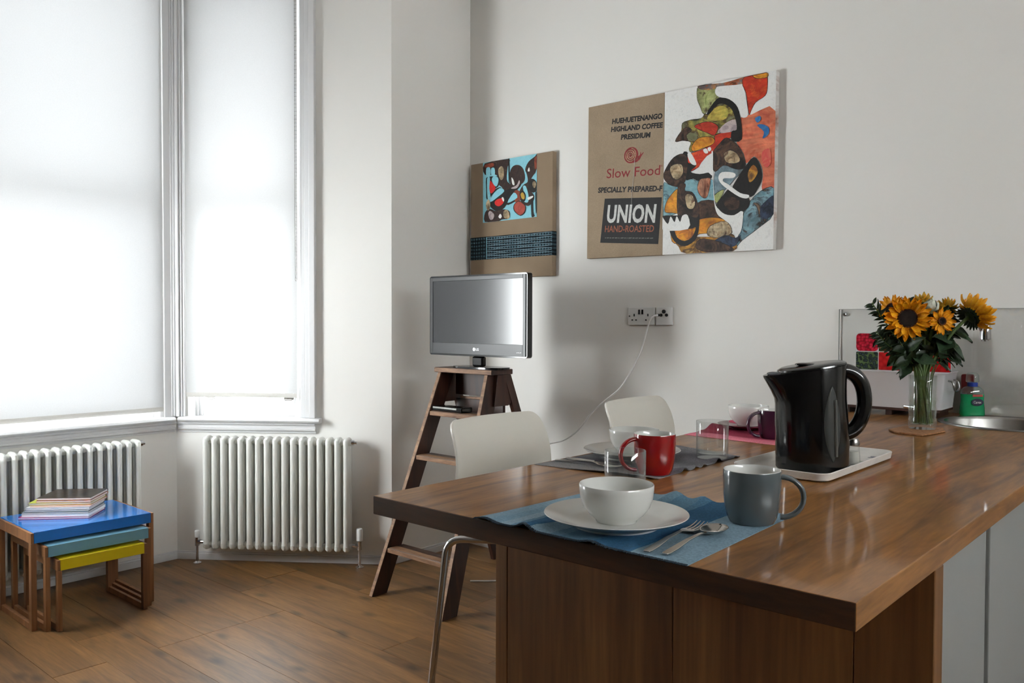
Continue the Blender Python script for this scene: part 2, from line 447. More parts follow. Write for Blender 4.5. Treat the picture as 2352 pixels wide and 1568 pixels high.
ZS = 0.781        # top of the window boards
ZH = 3.10         # window heads
HA = (0.05, 1.098, ZS-0.02, ZH)
HR = (0.075, 0.700, ZS-0.02, ZH)
HL = (LBAY-0.700, LBAY-0.075, ZS-0.02, ZH)
wall_seg('wall_bay_centre', F_A, LA, HA, 0.05, 0.05)
wall_seg('wall_bay_right', F_R, LBAY, HR)
wall_seg('wall_bay_left', F_L, LBAY, HL)
struct('wall_front', MB().box(XR-WT, XR, YR, YB+WT, 0, CEIL), M['wall'])
struct('wall_front_far', MB().box(XR-WT, XR, YS-WT, BL0.y, 0, CEIL), M['wall'])
struct('wall_right', MB().box(XR, XE+WT, YB, YB+WT, 0, CEIL), M['wall'])
struct('wall_left', MB().box(XR, XE+WT, YS-WT, YS, 0, CEIL), M['wall_deep'])
F_K = frame_map((XE, YB), (0, -1), (-1, 0))       # kitchen end of the room, behind the camera
HK = (0.60, 4.00, 2.38, 2.78)                      # unseen high strip window, added for fill light from behind
_kw = wall_seg('wall_back', F_K, YB-YS, HK)
_t = Thing('added_fill_window', None, None, F_K(2.3, 0, 2.38), kind='structure')
_m = MB()
for _a, _b, _c, _d in ((0.60,0.63,2.38,2.78), (3.97,4.00,2.38,2.78), (0.63,3.97,2.38,2.41), (0.63,3.97,2.75,2.78), (1.72,1.75,2.41,2.75), (2.85,2.88,2.41,2.75)):
    fbox(_m, F_K, _a, _b, -0.14, -0.08, _c, _d)
_t.part('casement_frame', _m, M['trim'], bevel=0.003)
for _a, _b in ((0.63,1.72), (1.75,2.85), (2.88,3.97)):
    _m = MB(); fbox(_m, F_K, _a-0.004, _b+0.004, -0.112, -0.108, 2.406, 2.754)
    _t.part('pane', _m, M['window_glass'])
struct('ceiling', MB().box(-4.9, XE+0.3, YS-0.3, YB+0.3, CEIL, CEIL+0.12), M['ceiling'])

# ---- floor: oak boards laid along X, each one a piece of the floor
floor = struct('floor', MB().box(-4.9, XE+0.3, YS-0.3, YB+0.3, -0.12, -0.018), M['subfloor'])
def xleft(y):
    if y >= YR: return XR
    if y >= P1.y: return P1.x + (y-P1.y)*0.8/0.6
    if y >= A0: return P1.x
    if y >= BL0.y: return P1.x + (A0-y)*0.8/0.6
    return XR
rng = random.Random(21)
PW = 0.193
y_rows = [2.29 + k*PW for k in range(-19, 7)]
fixed = {5: [-2.55], 3: [-3.23], 4: [-3.23], 0: [-3.242], 2: [-3.23], 6: [-3.7], 7: [-2.1]}
for ri, ya in enumerate(y_rows):
    y0, y1 = max(ya, YS+0.004), min(ya+PW, YB-0.004)
    if y1 - y0 < 0.02: continue
    k = ri - 13
    cuts = list(fixed.get(k, []))
    x = cuts[0] if cuts else rng.uniform(-3.6, -2.2)
    if not cuts: cuts.append(x)
    xx = x
    while xx > -4.9: xx -= rng.uniform(1.0, 1.7); cuts.append(xx)
    xx = x
    while xx < XE: xx += rng.uniform(1.2, 2.1); cuts.append(xx)
    cuts.sort()
    g = 0.0006
    lim = max(xleft(y0), xleft(y1), xleft((y0+y1)/2))
    for a, b in zip(cuts[:-1], cuts[1:]):
        b = min(b, XE-0.003)
        if b <= a or b < lim + 0.12: continue
        first = a < lim + 0.25
        if first:
            ys = [y0+g] + [q for q in (A0, P1.y, YR, BL0.y) if y0+0.01 < q < y1-0.01] + [y1-g]
            left = [(xleft(q)+0.004, q) for q in ys]
        else:
            left = [(a+g, y0+g), (a+g, y1-g)]
        poly = [(b-g, y1-g)] + left[::-1] + [(b-g, y0+g)]
        if len(poly) < 4: continue
        c = (max(a, lim)+b)/2, (y0+y1)/2
        dz = rng.uniform(-0.0006, 0.0006)
        mb = MB().prism([(p[0]-c[0], p[1]-c[1]) for p in poly], lambda u, v, t: (u, v, t), -0.018, 0.0 + dz)
        o = mb.build('floor_plank', M['plank'], floor, bevel=0.0009, segs=1)
        o.location = (c[0], c[1], 0)

# ---- skirting boards
def skirt(name, fn, s0, s1, h=0.045):
    mb = MB()
    fbox(mb, fn, s0, s1, 0, 0.014, 0.0, h*0.78)
    fbox(mb, fn, s0, s1, 0, 0.008, h*0.78, h)
    struct(name, mb, M['trim'], bevel=0.002)
skirt('baseboard_bay_centre', F_A, 0.0, LA)
skirt('baseboard_bay_right', F_R, 0.0, LBAY)
skirt('baseboard_bay_left', F_L, 0.0, LBAY)
skirt('baseboard_front', frame_map((XR, YR), (0,1), (1,0)), 0.0, YB-YR)
skirt('baseboard_right', frame_map((XR, YB), (1,0), (0,-1)), 0.0, 2.05)

# ---- windows: box frame, two sashes, panes, architrave, window board and apron
def build_window(name, fn, hole, arch_l, arch_r, board, inset_side=0.035):
    s0, s1, z0, z1 = hole
    t = Thing(name, None, None, fn((s0+s1)/2, 0, ZS), kind='structure')
    zb = ZS
    mb = MB()   # box frame lining the opening
    fbox(mb, fn, s0, s0+0.02, -0.20, 0.0, zb, z1); fbox(mb, fn, s1-0.02, s1, -0.20, 0.0, zb, z1)
    fbox(mb, fn, s0+0.02, s1-0.02, -0.20, 0.0, z1-0.02, z1)
    fbox(mb, fn, s0+0.02, s0+0.032, -0.045, -0.03, zb, z1-0.02); fbox(mb, fn, s1-0.032, s1-0.02, -0.045, -0.03, zb, z1-0.02)
    t.part('box_frame', mb, M['trim'])
    zm = 1.945
    for nm, za, zc, n0, n1 in (('lower_sash', zb, zm+0.02, -0.09, -0.046), ('upper_sash', zm-0.02, z1-0.02, -0.136, -0.092)):
        mb = MB(); e = 0.022
        fbox(mb, fn, s0+e, s0+e+inset_side, n0, n1, za, zc); fbox(mb, fn, s1-e-inset_side, s1-e, n0, n1, za, zc)
        br = 0.058 if nm == 'lower_sash' else 0.04
        tr = 0.04 if nm == 'lower_sash' else 0.055
        fbox(mb, fn, s0+e+inset_side, s1-e-inset_side, n0, n1, za, za+br)
        fbox(mb, fn, s0+e+inset_side, s1-e-inset_side, n0, n1, zc-tr, zc)
        sash = t.part(nm, mb, M['trim'], bevel=0.003)
        g = MB(); nm_ = (n0+n1)/2
        fbox(g, fn, s0+e+inset_side-0.004, s1-e-inset_side+0.004, nm_-0.002, nm_+0.002, za+br-0.004, zc-tr+0.004)
        t.part('pane', g, M['window_glass'], parent=sash)
    # architrave in stepped mouldings
    def arch(a0, a1, inner_low):
        mb = MB(); w = a1-a0
        steps = ((0.0, 0.30, 0.016), (0.30, 0.62, 0.024), (0.62, 1.0, 0.036))
        for p, q, th in steps:
            if inner_low: fbox(mb, fn, a0+w*p, a0+w*q, 0, th, zb, z1+0.06)
            else: fbox(mb, fn, a1-w*q, a1-w*p, 0, th, zb, z1+0.06)
        return mb
    t.part('architrave', arch(*arch_r, True), M['trim'], bevel=0.003)
    t.part('architrave', arch(*arch_l, False), M['trim'], bevel=0.003)
    mb = MB(); fbox(mb, fn, arch_l[1]-0.0, arch_r[0], 0, 0.024, z1-0.01, z1+0.06)
    t.part('head_architrave', mb, M['trim'], bevel=0.003)
    # window board with a rounded nose
    b0, b1, a0, a1 = board
    prof = [(-0.20, zb), (0.040, zb), (0.052, zb-0.004), (0.058, zb-0.0135), (0.052, zb-0.023), (0.040, zb-0.027), (-0.20, zb-0.027)]
    mb = MB(); n = len(prof)
    e0 = [fn(b0 if p[0] > 0 else s0+0.001, p[0], p[1]) for p in prof]; e1 = [fn(b1 if p[0] > 0 else s1-0.001, p[0], p[1]) for p in prof]
    mb2 = MB()
    pr2 = [(0.0, zb), (0.040, zb), (0.052, zb-0.004), (0.058, zb-0.0135), (0.052, zb-0.023), (0.040, zb-0.027), (0.0, zb-0.027)]
    mb2.prism(pr2, lambda n_, z_, s_: fn(s_, n_, z_), b0, b1)
    fbox(mb2, fn, s0+0.0005, s1-0.0005, -0.20, 0.0, zb-0.019, zb)
    sill = t.part('window_board', mb2, M['trim'], smooth=40)
    ap = [(0.0, zb-0.028), (0.034, zb-0.028), (0.034, zb-0.036), (0.022, zb-0.044), (0.020, zb-0.056), (0.026, zb-0.060), (0.024, zb-0.068), (0.012, zb-0.076), (0.010, zb-0.084), (0.0, zb-0.086)]
    t.part('apron', MB().prism(ap, lambda n_, z_, s_: fn(s_, n_, z_), a0, a1), M['trim'], smooth=35)
    return t

w1 = build_window('window_1', F_A, HA, (0.0, 0.045), (1.135, 1.166), (0.0, LA-0.03, 0.0, LA-0.016))
mbj = MB(); fbox(mbj, F_A, 1.0985, 1.135, 0.0, 0.010, ZS, ZH)
w1.part('jamb_board', mbj, M['trim'], bevel=0.002)
w2 = build_window('window_2', F_R, HR, (0.018, 0.056), (0.700, 0.784), (0.032, 0.812, 0.02, 0.782))
w3 = build_window('window_3', F_L, HL, (LBAY-0.784, LBAY-0.700), (LBAY-0.056, LBAY-0.018), (LBAY-0.812, LBAY-0.032, LBAY-0.782, LBAY-0.02))
# sash lifts seen below the short blind
for s in (0.150, 0.590):
    mb = MB(); fbox(mb, F_R, s, s+0.055, -0.044, -0.028, 0.872, 0.892); fbox(mb, F_R, s+0.006, s+0.049, -0.036, -0.020, 0.868, 0.876)
    w2.part('sash_lift', mb, M['steel'], bevel=0.002)

# daylight enters by the bay and the added strip window: sampling portals for the sky
def portal(name, fn, hole, inn):
    s0, s1, z0, z1 = hole
    ld = bpy.data.lights.new(name, 'AREA'); ld.shape = 'RECTANGLE'; ld.size = s1-s0; ld.size_y = z1-z0
    ld.cycles.is_portal = True
    o = bpy.data.objects.new(name, ld); COL.objects.link(o)
    o.location = fn((s0+s1)/2, -0.21, (z0+z1)/2)
    o.rotation_euler = Vector((inn[0], inn[1], 0)).to_track_quat('-Z', 'Z').to_euler()
portal('sky_portal', F_L, HL, (0.6, 0.8)); portal('sky_portal', F_K, HK, (-1, 0))

# ---- roller blinds
def roller(name, label, fn, s0, s1, zbot, ztop, n=0.012, curl=0.0, hem=0.024):
    t = Thing(name, label, 'blind', fn((s0+s1)/2, n, zbot), group=None)
    def surf(u, v):
        s = s0 + (s1-s0)*u; z = zbot+hem + (ztop-zbot-hem)*v
        k = curl*max(0.0, (u-0.9)/0.1)**2*(1-v)**2
        return fn(s, n + 0.0015*math.sin(u*9) + k, z)
    mb = MB().grid(surf, 24, 20)
    t.part('blind_cloth', mb, M['blind'], smooth=60)
    mb = MB()
    def hemf(u, v):
        s = s0 + (s1-s0)*u; k = curl*max(0.0, (u-0.9)/0.1)**2
        return fn(s, n + 0.0015*math.sin(u*9) + 0.0015*math.sin(u*60)*(0.5 if curl else 0.2) + k + 0.003*math.sin(v*math.pi), zbot + hem*v)
    t.part('hem', MB().grid(hemf, 40, 5), M['blind_hem'], smooth=60)
    rt = MB().tube([fn(s0-0.002, n-0.0, ztop+0.02), fn(s1+0.002, n-0.0, ztop+0.02)], 0.018, 14)
    t.part('roller_tube', rt, M['white_plastic'], smooth=40)
    return t
roller('roller_blind', 'wide white roller blind drawn down over the large left window', F_A, 0.058, 1.092, 0.812, 3.04, n=0.006)
b2 = roller('roller_blind', 'narrow white roller blind ending just above the sill of the angled window', F_R, 0.062, 0.684, 0.888, 3.04, n=0.012, curl=0.014)
roller('roller_blind', 'added white roller blind, half drawn to dim the unseen bay window at the left', F_L, LBAY-0.6945, LBAY-0.062, 1.90, 3.04, n=0.012)  # unseen blind, added to cut direct light from this window
# bead chain of the narrow blind, a long loop
ch = MB()
for ds in (0.0, 0.008):
    ch.tube([F_R(0.6785+ds, 0.030, 3.03), F_R(0.6785+ds, 0.030, 2.3), F_R(0.6785+ds, 0.031, 1.52)], 0.0016, 6)
ch.tube([F_R(0.6785+0.004+0.004*math.cos(a), 0.031, 1.52-0.006*math.sin(a)) for a in [math.pi*k/8 for k in range(9)]], 0.0016, 6)
for k in range(0, 75):
    for ds in (0.0, 0.008):
        ch.ellipsoid(F_R(0.6785+ds, 0.0305, 1.53+k*0.02), 0.0027, 0.0027, 0.003, 6, 4)
b2.part('bead_chain', ch, M['steel'], smooth=60)

# ---- column radiators
def radiator(label, fn, s_start, pitch, count, z0, z1, n0=0.045, valve_hi=None):
    t = Thing('column_radiator', label, 'radiator', fn(s_start + pitch*(count-1)/2, n0+0.04, z0), group='white column radiators under the bay windows')
    dep = 0.066
    me = None
    for k in range(count):
        if me is None:
            mb = MB()
            for q in (0.0, 0.5, 1.0):
                mb.tube([(0, q*dep, 0.030), (0, q*dep, z1-z0-0.030)], 0.0135, 12, caps=False)
            for zc, sg in ((z1-z0-0.027, 1), (0.027, -1)):
                # rounded head / foot joining the three tubes
                pts = []
                mb.tube([(0, -0.004, zc-sg*0.010), (0, -0.001, zc+sg*0.006), (0, 0.010, zc+sg*0.011), (0, dep/2, zc+sg*0.012), (0, dep-0.010, zc+sg*0.011), (0, dep+0.001, zc+sg*0.006), (0, dep+0.004, zc-sg*0.010)],
                        [0.0125, 0.0145, 0.0150, 0.0150, 0.0150, 0.0145, 0.0125], 10, up=(1,0,0))
                mb.tube([(-pitch/2, dep/2, zc), (pitch/2, dep/2, zc)], 0.017, 12)
            me = mb.mesh('column', 40); me.materials.append(M['rad'])
        o = link('column', me, t.o)
        p = Vector(fn(s_start + pitch*k, n0, z0)) - Vector(t.base)
        o.location = p
        d = Vector(fn(1,0,0)) - Vector(fn(0,0,0)); o.rotation_euler = (0, 0, math.atan2(d.y, d.x))
        # local +y must point into the room; flip when the frame is left-handed
        if Vector((-d.y, d.x, 0)).dot(Vector(fn(0,1,0)) - Vector(fn(0,0,0))) < 0:
            o.location = Vector(fn(s_start + pitch*k, n0+dep, z0)) - Vector(t.base)
    def plug(s, z, sg):
        mb = MB().tube([fn(s, n0+dep/2, z), fn(s+sg*0.012, n0+dep/2, z)], 0.015, 12)
        mb.tube([fn(s+sg*0.012, n0+dep/2, z), fn(s+sg*0.026, n0+dep/2, z)], 0.008, 8)
        return mb
    e = s_start + pitch*(count-0.5)
    t.part('bleed_plug', plug(e, z1-0.027, 1), M['chrome'], smooth=40)
    t.part('bracket', (lambda m: fbox(m, fn, s_start+pitch*2.3, s_start+pitch*2.7, 0.001, n0+0.002, z1-0.12, z1-0.09))(MB()), M['rad'])
    t.part('bracket', (lambda m: fbox(m, fn, e-pitch*2.7, e-pitch*2.3, 0.001, n0+0.002, z1-0.12, z1-0.09))(MB()), M['rad'])
    def valve(s, sg, head):
        zc = z0 + 0.034; sv = s + sg*0.040
        mb = MB().tube([fn(s, n0+dep/2, zc), fn(sv, n0+dep/2, zc)], 0.009, 12)
        mb.tube([fn(sv, n0+dep/2, 0.006), fn(sv, n0+dep/2, zc+0.01)], 0.0075, 12)
        mb.tube([fn(sv, n0+dep/2, zc-0.020), fn(sv, n0+dep/2, zc+0.024)], 0.013, 12)
        mb.tube([fn(sv-sg*0.020, n0+dep/2, zc), fn(sv-sg*0.006, n0+dep/2, zc)], 0.014, 8)
        mb.lathe([(0.022, 0.0), (0.022, 0.004), (0.012, 0.009), (0.0085, 0.012)], fn(sv, n0+dep/2, 0.0006), 18)
        vb = t.part('valve', mb, M['chrome'], smooth=40)
        hm = MB().lathe([(0.011, 0), (0.017*head[0], 0.004), (0.018*head[0], head[1]*0.85), (0.015*head[0], head[1]), (0.010*head[0], head[1]+0.002)], fn(sv, n0+dep/2, zc+0.025), 18)
        t.part('valve_head', hm, M['white_plastic'], smooth=40, parent=vb)
    valve(e, 1, (1.0, 0.066)); valve(s_start-pitch*0.5, -1, (0.72, 0.036))
    return t
radiator('white column radiator on the angled wall under the narrow blind', F_R, 0.214, 0.0475, 17, 0.082, 0.688)
radiator('white column radiator behind the nest of coloured tables', F_A, 0.100, 0.0475, 18, 0.092, 0.690)
# ================================================================== WORKTOP AND BASE
SINK_C, SINK_R = (-0.605, 3.215), 0.222
def worktop():
    bm = bmesh.new()
    outer = [(TX0, TY0), (TX1, TY0), (TX1, 2.84), (0.85, 2.84), (0.85, YB-0.002), (TX0, YB-0.002)]
    # refine long edges a little so that the fill stays tidy
    def loop(pts):
        vs_ = [bm.verts.new((p[0], p[1], ZT)) for p in pts]
        return [bm.edges.new((vs_[i], vs_[(i+1) % len(vs_)])) for i in range(len(vs_))]
    e = loop(outer) + loop([(SINK_C[0] + (SINK_R-0.012)*math.cos(a), SINK_C[1] + (SINK_R-0.012)*math.sin(a)) for a in [2*math.pi*k/48 for k in range(48)]])
    bmesh.ops.triangle_fill(bm, use_beauty=True, edges=e)
    r = bmesh.ops.extrude_face_region(bm, geom=list(bm.faces))
    for v in r['geom']:
        if isinstance(v, bmesh.types.BMVert): v.co.z -= 0.0366
    bmesh.ops.recalc_face_normals(bm, faces=bm.faces)
    me = bpy.data.meshes.new('worktop'); bm.to_mesh(me); bm.free()
    me.materials.append(M['worktop']); me.materials.append(M['worktop_end'])
    for p_ in me.polygons:
        if p_.normal.y < -0.9: p_.material_index = 1
    o = link('worktop', me, None, bevel=0.0018, segs=2)
    for v in me.vertices: v.co.x -= TX0; v.co.y -= TY0; v.co.z -= ZT-0.0366
    o.location = (TX0, TY0, ZT-0.0366)
    tag(o, 'thick glossy oak worktop forming the breakfast bar laid for three', 'worktop')
worktop()

ZU = ZT - 0.0366 - 0.0006
t = Thing('bar_end_support', 'dark oak end panel of upright boards carrying the breakfast bar', 'panel', (-0.82, 1.407, 0))
for a, b in ((-1.2800, -1.2438), (-1.2438, -0.8185), (-0.8185, -0.4799), (-0.4799, TX1-0.001)):
    t.part('board', MB().box(a+0.0005, b-0.0005, 1.3838, 1.4298, 0.0006, ZU), M['panel'], bevel=0.0015, segs=1)
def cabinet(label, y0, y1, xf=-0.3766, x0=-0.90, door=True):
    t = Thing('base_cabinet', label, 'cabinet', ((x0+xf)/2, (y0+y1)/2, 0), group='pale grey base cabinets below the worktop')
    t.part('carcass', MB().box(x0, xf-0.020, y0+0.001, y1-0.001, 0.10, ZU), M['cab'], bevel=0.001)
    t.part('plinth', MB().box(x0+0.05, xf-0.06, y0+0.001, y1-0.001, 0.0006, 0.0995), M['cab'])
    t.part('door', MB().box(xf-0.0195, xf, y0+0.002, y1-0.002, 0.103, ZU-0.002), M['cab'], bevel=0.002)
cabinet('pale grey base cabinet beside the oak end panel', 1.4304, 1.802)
t = Thing('filler_post', 'slim pale filler panel between two base cabinets', 'panel', (-0.60, 1.899, 0))
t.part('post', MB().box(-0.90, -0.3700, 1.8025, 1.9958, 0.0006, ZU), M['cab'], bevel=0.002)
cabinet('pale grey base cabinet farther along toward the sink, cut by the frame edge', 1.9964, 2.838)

# sink
mb = MB().lathe([(SINK_R+0.001, 0.0008), (SINK_R, 0.004), (SINK_R-0.012, 0.0055), (SINK_R-0.020, 0.0035), (SINK_R-0.026, -0.006), (SINK_R-0.034, -0.10), (SINK_R-0.055, -0.140), (0.06, -0.150), (0.030, -0.152)], (SINK_C[0], SINK_C[1], ZT), 64, cap0=False, cap1=True)
o = mb.build('round_sink', M['steel'], None, smooth=35)
tag(o, 'round stainless steel sink let into the worktop', 'sink')
for v in o.data.vertices: v.co -= Vector((SINK_C[0], SINK_C[1], ZT))
o.location = (SINK_C[0], SINK_C[1], ZT)

# tap: column behind the vase, swan neck, spout over the bowl
t = Thing('kitchen_tap', 'tall chrome swan-neck tap, mostly hidden behind the flowers', 'tap', (-0.858, 3.100, ZT))
mb = MB().lathe([(0.027, 0.0006), (0.027, 0.006), (0.022, 0.012), (0.020, 0.06), (0.016, 0.066)], (-0.858, 3.100, ZT), 24)
t.part('tap_body', mb, M['chrome'], smooth=40)
pts = [(-0.858, 3.100, ZT+0.06), (-0.858, 3.100, ZT+0.28)]
e = Vector((-0.684, 3.205, 0)); s_ = Vector((-0.858, 3.100, 0)); c_ = (e+s_)/2; rr = (e-s_).length/2; dd = (e-s_).normalized()
for k in range(1, 13):
    a = math.pi*k/12
    p = c_ - dd*rr*math.cos(a); pts.append((p.x, p.y, ZT+0.28+0.105*math.sin(a)))
pts.append((e.x, e.y, ZT+0.33-0.02))
pts = pts[:-1]
t.part('spout', MB().tube(pts, 0.011, 14), M['chrome'], smooth=60)
t.part('spray_head', MB().lathe([(0.0115, 0.062), (0.015, 0.056), (0.0175, 0.02), (0.0185, 0.0), (0.015, -0.002)], (e.x, e.y, ZT+0.286), 20), M['chrome'], smooth=40)
t.part('lever', MB().tube([(-0.870, 3.092, ZT+0.046), (-0.892, 3.074, ZT+0.049), (-0.905, 3.062, ZT+0.052)], [0.008, 0.007, 0.006], 10), M['chrome'], smooth=60)

# clear splashback fixed by screws
t = Thing('splashback', 'clear acrylic splashback sheet screwed to the wall behind the sink', 'splashback', (-0.4, YB, ZT))
def acr(u, v, q): return (u, YB-0.004-q, v)
t.part('sheet', MB().box(-1.2767, 0.80, YB-0.0105, YB-0.0055, ZT+0.0008, 1.355), M['acrylic'])
rim = MB().box(-1.2767-0.0016, -1.2767, YB-0.0107, YB-0.0053, ZT+0.001, 1.3565).box(-1.2767, 0.80, YB-0.0107, YB-0.0053, 1.355, 1.3566)
t.part('polished_edge', rim, M['acrylic_edge'])
for x in (-1.2551, 0.0):
    t.part('screw', MB().tube([(x, YB-0.0004, 1.3348), (x, YB-0.011, 1.3348), (x, YB-0.0145, 1.3348)], [0.0075, 0.0075, 0.0045], 14), M['chrome'], smooth=30)

# ================================================================== NEST OF TABLES
def nest_table(name, label, mat, x0, x1, y0, y1, h, leg, top=0.047):
    t = Thing(name, label, 'side table', ((x0+x1)/2, (y0+y1)/2, 0), group='nest of three tables by the radiator')
    t.part('table_top', MB().box(x0, x1, y0+0.012, y1-0.012, h-top, h), mat, bevel=0.0015)
    lw = leg*0.72
    for ya, yb in ((y0, y0+lw), (y1-lw, y1)):
        side = (ya, ya+0.0115) if ya == y0 else (yb-0.0115, yb)
        t.part('side_rail', MB().box(x0, x1-0.0008, side[0], side[1], h-top+0.0002, h-0.003), M['beech'], bevel=0.001)
        t.part('leg', MB().box(x1-leg, x1-0.001, ya, yb, 0.0006, h-top-0.0004), M['beech'], bevel=0.001)
        t.part('leg', MB().box(x0, x0+leg, ya, yb, 0.0006, h-top-0.0004), M['beech'], bevel=0.001)
        t.part('floor_rail', MB().box(x0+leg, x1-leg, ya+0.002, yb-0.002, 0.0006, 0.026), M['beech'], bevel=0.001)
    return t
M['blue'] = plain('blue_lacquer', (34,106,180), 0.16, var=0.03, coat=0.4)
M['paleblue'] = plain('pale_blue_lacquer', (104,150,172), 0.2, var=0.03, coat=0.3)
M['yellow'] = plain('yellow_lacquer', (196,176,24), 0.2, var=0.03, coat=0.3)
nest_table('nesting_table', 'largest nesting table with glossy blue top, magazines stacked on it', M['blue'], -4.200, -3.785, 1.244, 1.762, 0.415, 0.030)
nest_table('nesting_table', 'middle nesting table with pale grey-blue top, tucked under the blue one', M['paleblue'], -4.150, -3.735, 1.281, 1.727, 0.3595, 0.027)
nest_table('nesting_table', 'smallest nesting table with bright yellow top, lowest of the nest', M['yellow'], -4.100, -3.700, 1.316, 1.692, 0.303, 0.025)

# ---- magazines
M['mag_dark'] = daub('dark_magazine_cover', [(14,12,12), (26,22,20), (60,48,40), (16,14,14)], 9, 0.3)
pages = [daub('magazine_pages_%d' % i, [c, tuple(min(255, q+25) for q in c)], 60, 0.6, (1, 1, 30)) for i, c in enumerate([(205,200,200), (225,222,220), (188,180,178), (214,214,216)])]
cov = {'magenta': plain('magenta_cover', (168,24,92), 0.3), 'black': plain('black_cover', (26,24,26), 0.3), 'teal': plain('teal_grey_cover', (110,128,130), 0.3),
       'white': plain('white_cover', (214,212,210), 0.3), 'rust': plain('rust_cover', (170,90,50), 0.3), 'lime': plain('lime_cover', (176,184,70), 0.3)}
zc = 0.4158; md = Vector((0.6615, 0.750)); mn = Vector((-0.750, 0.6615)); corner = Vector((-3.874, 1.508))
spec = [(0.300,0.195,0.009,'magenta','magazine with a magenta spine, lowest of the stack on the blue table'), (0.288,0.195,0.012,'white','thick white magazine just above the magenta one'),
        (0.285,0.19,0.009,'teal','magazine with grey-teal edge in the lower half of the stack'), (0.272,0.19,0.008,'black','thin magazine with black cover midway up the stack'),
        (0.270,0.185,0.011,'white','wide white magazine above the thin black one'), (0.262,0.185,0.007,'rust','thin magazine with rusty brown cover edge'),
        (0.268,0.18,0.010,'lime','magazine with a lime green corner, third from the top'), (0.236,0.20,0.008,'rust','magazine with a tan spine just below the top one'),
        (0.232,0.205,0.010,'black','dark magazine with a pale cover picture, topmost of the stack')]
for i, (w, d, h, ck, lab) in enumerate(spec):
    ang = random.uniform(-0.03, 0.03); cshift = Vector((random.uniform(-0.004, 0.004), random.uniform(-0.003, 0.006))) + mn*(i*0.0042)
    dv = Vector((md.x*math.cos(ang)-md.y*math.sin(ang), md.x*math.sin(ang)+md.y*math.cos(ang))); nv = Vector((-dv.y, dv.x))
    p0 = corner + cshift - dv*w; ctr = p0 + dv*w/2 + nv*d/2
    t = Thing('magazine', lab, 'magazine', (ctr.x, ctr.y, zc), group='magazines stacked on the blue table', rotz=math.atan2(dv.y, dv.x))
    ct = 0.0011
    t.part('pages', MB().box(-w/2+0.002, w/2-0.002, -d/2+0.0015, d/2-0.003, ct+0.0001, h-ct-0.0001), pages[i % 4], local=True)
    t.part('cover', MB().box(-w/2, w/2, -d/2, d/2, 0.0, ct).box(-w/2, w/2, -d/2, d/2, h-ct, h).box(-w/2, w/2, d/2-0.0028, d/2, ct, h-ct), M['mag_dark'] if i == 8 else cov[ck], local=True)
    zc += h + 0.0004

# ================================================================== STEP LADDER AND TELEVISION
LX = -2.850
t = Thing('step_ladder', 'old dark wooden step ladder used as a stand for the television', 'ladder', (LX, 2.85, 0))
def lad(z): return 2.475 + 0.375*z/1.06
def half(z): return 0.250 - 0.082*z/1.06
TOPZ = 1.048
for sg, nm in ((-1, 'L'), (1, 'R')):
    a = Vector((LX+sg*(half(0)-0.011), lad(0)+0.043, 0.0)); b = Vector((LX+sg*(half(TOPZ)-0.011), lad(TOPZ)+0.043, TOPZ))
    th, dp = 0.011, 0.045
    # stringer with feet and head cut level
    v = []
    for p in (a, b):
        for i, j in ((-1,-1),(1,-1),(1,1),(-1,1)): v.append((p.x+i*th, p.y+j*dp, p.z+0.0006))
    st = t.part('stringer', MB().hexa(v), M['ladder_dark'], bevel=0.0015)
    # worn pale front edge
    v = []
    for p in (a, b):
        for i, j in ((-1,-1),(1,-1),(1,1),(-1,1)): v.append((p.x+i*(th-0.0012), p.y-dp-0.0006+j*0.0006, p.z+0.004))
    t.part('worn_edge', MB().hexa(v), M['ladder_worn'], parent=st)
for z in (0.222, 0.437, 0.652, 0.862):
    y = lad(z); w = half(z)-0.0225
    tr = t.part('tread', MB().box(LX-w, LX+w, y+0.004, y+0.098, z-0.022, z), M['ladder_dark'], bevel=0.002)
    t.part('worn_edge', MB().box(LX-w+0.001, LX+w-0.001, y-0.004, y+0.0036, z-0.021, z-0.001), M['ladder_worn'], bevel=0.002, parent=tr)
    t.part('worn_top', MB().box(LX-w+0.004, LX+w-0.004, y+0.004, y+0.05, z+0.0002, z+0.0010), M['ladder_worn'], parent=tr)
cap = t.part('top_board', MB().box(LX-0.192, LX+0.200, 2.838, 2.985, TOPZ+0.0012, TOPZ+0.026), M['ladder_dark'], bevel=0.003)
t.part('worn_edge', MB().box(LX-0.190, LX+0.198, 2.8345, 2.8376, TOPZ+0.003, TOPZ+0.024), M['ladder_worn'], bevel=0.001, parent=cap)
t.part('back_board', MB().box(LX-0.155, LX+0.155, 2.950, 2.968, 0.935, TOPZ), M['ladder_dark'], bevel=0.001)
t.part('back_board', MB().box(LX-0.160, LX+0.160, 2.958, 2.976, 0.805, 0.915), M['ladder_dark'], bevel=0.001)
t.part('hinge_bar', MB().box(LX-0.120, LX+0.140, 2.950, 2.958, 0.917, 0.928), M['ladder_worn'])
for sg in (-1, 1):
    mb = MB(); a = Vector((LX+sg*0.181, 2.955, TOPZ)); b = Vector((LX+sg*0.235, 3.335, 0.0006))
    v = []
    for p in (b, a):
        for i, j in ((-1,-1),(1,-1),(1,1),(-1,1)): v.append((p.x+i*0.012, p.y+j*0.024, p.z))
    t.part('rear_leg', mb.hexa(v), M['ladder_dark'], bevel=0.0015)
for sg in (-1, 1):
    gx = LX+sg*0.181
    t.part('side_gusset', MB().prism([(2.884, TOPZ), (2.974, TOPZ), (2.982, 0.915), (2.960, 0.900), (2.860, 0.900)], lambda a_, b_, q_: (gx+q_, a_, b_), -0.0115, 0.0135), M['ladder_dark'], bevel=0.001)
t.part('rear_crossbar', MB().beam((LX-0.20, 3.235, 0.30), (LX+0.20, 3.235, 0.30), (0,0,1), 0.05, 0.018), M['ladder_dark'])

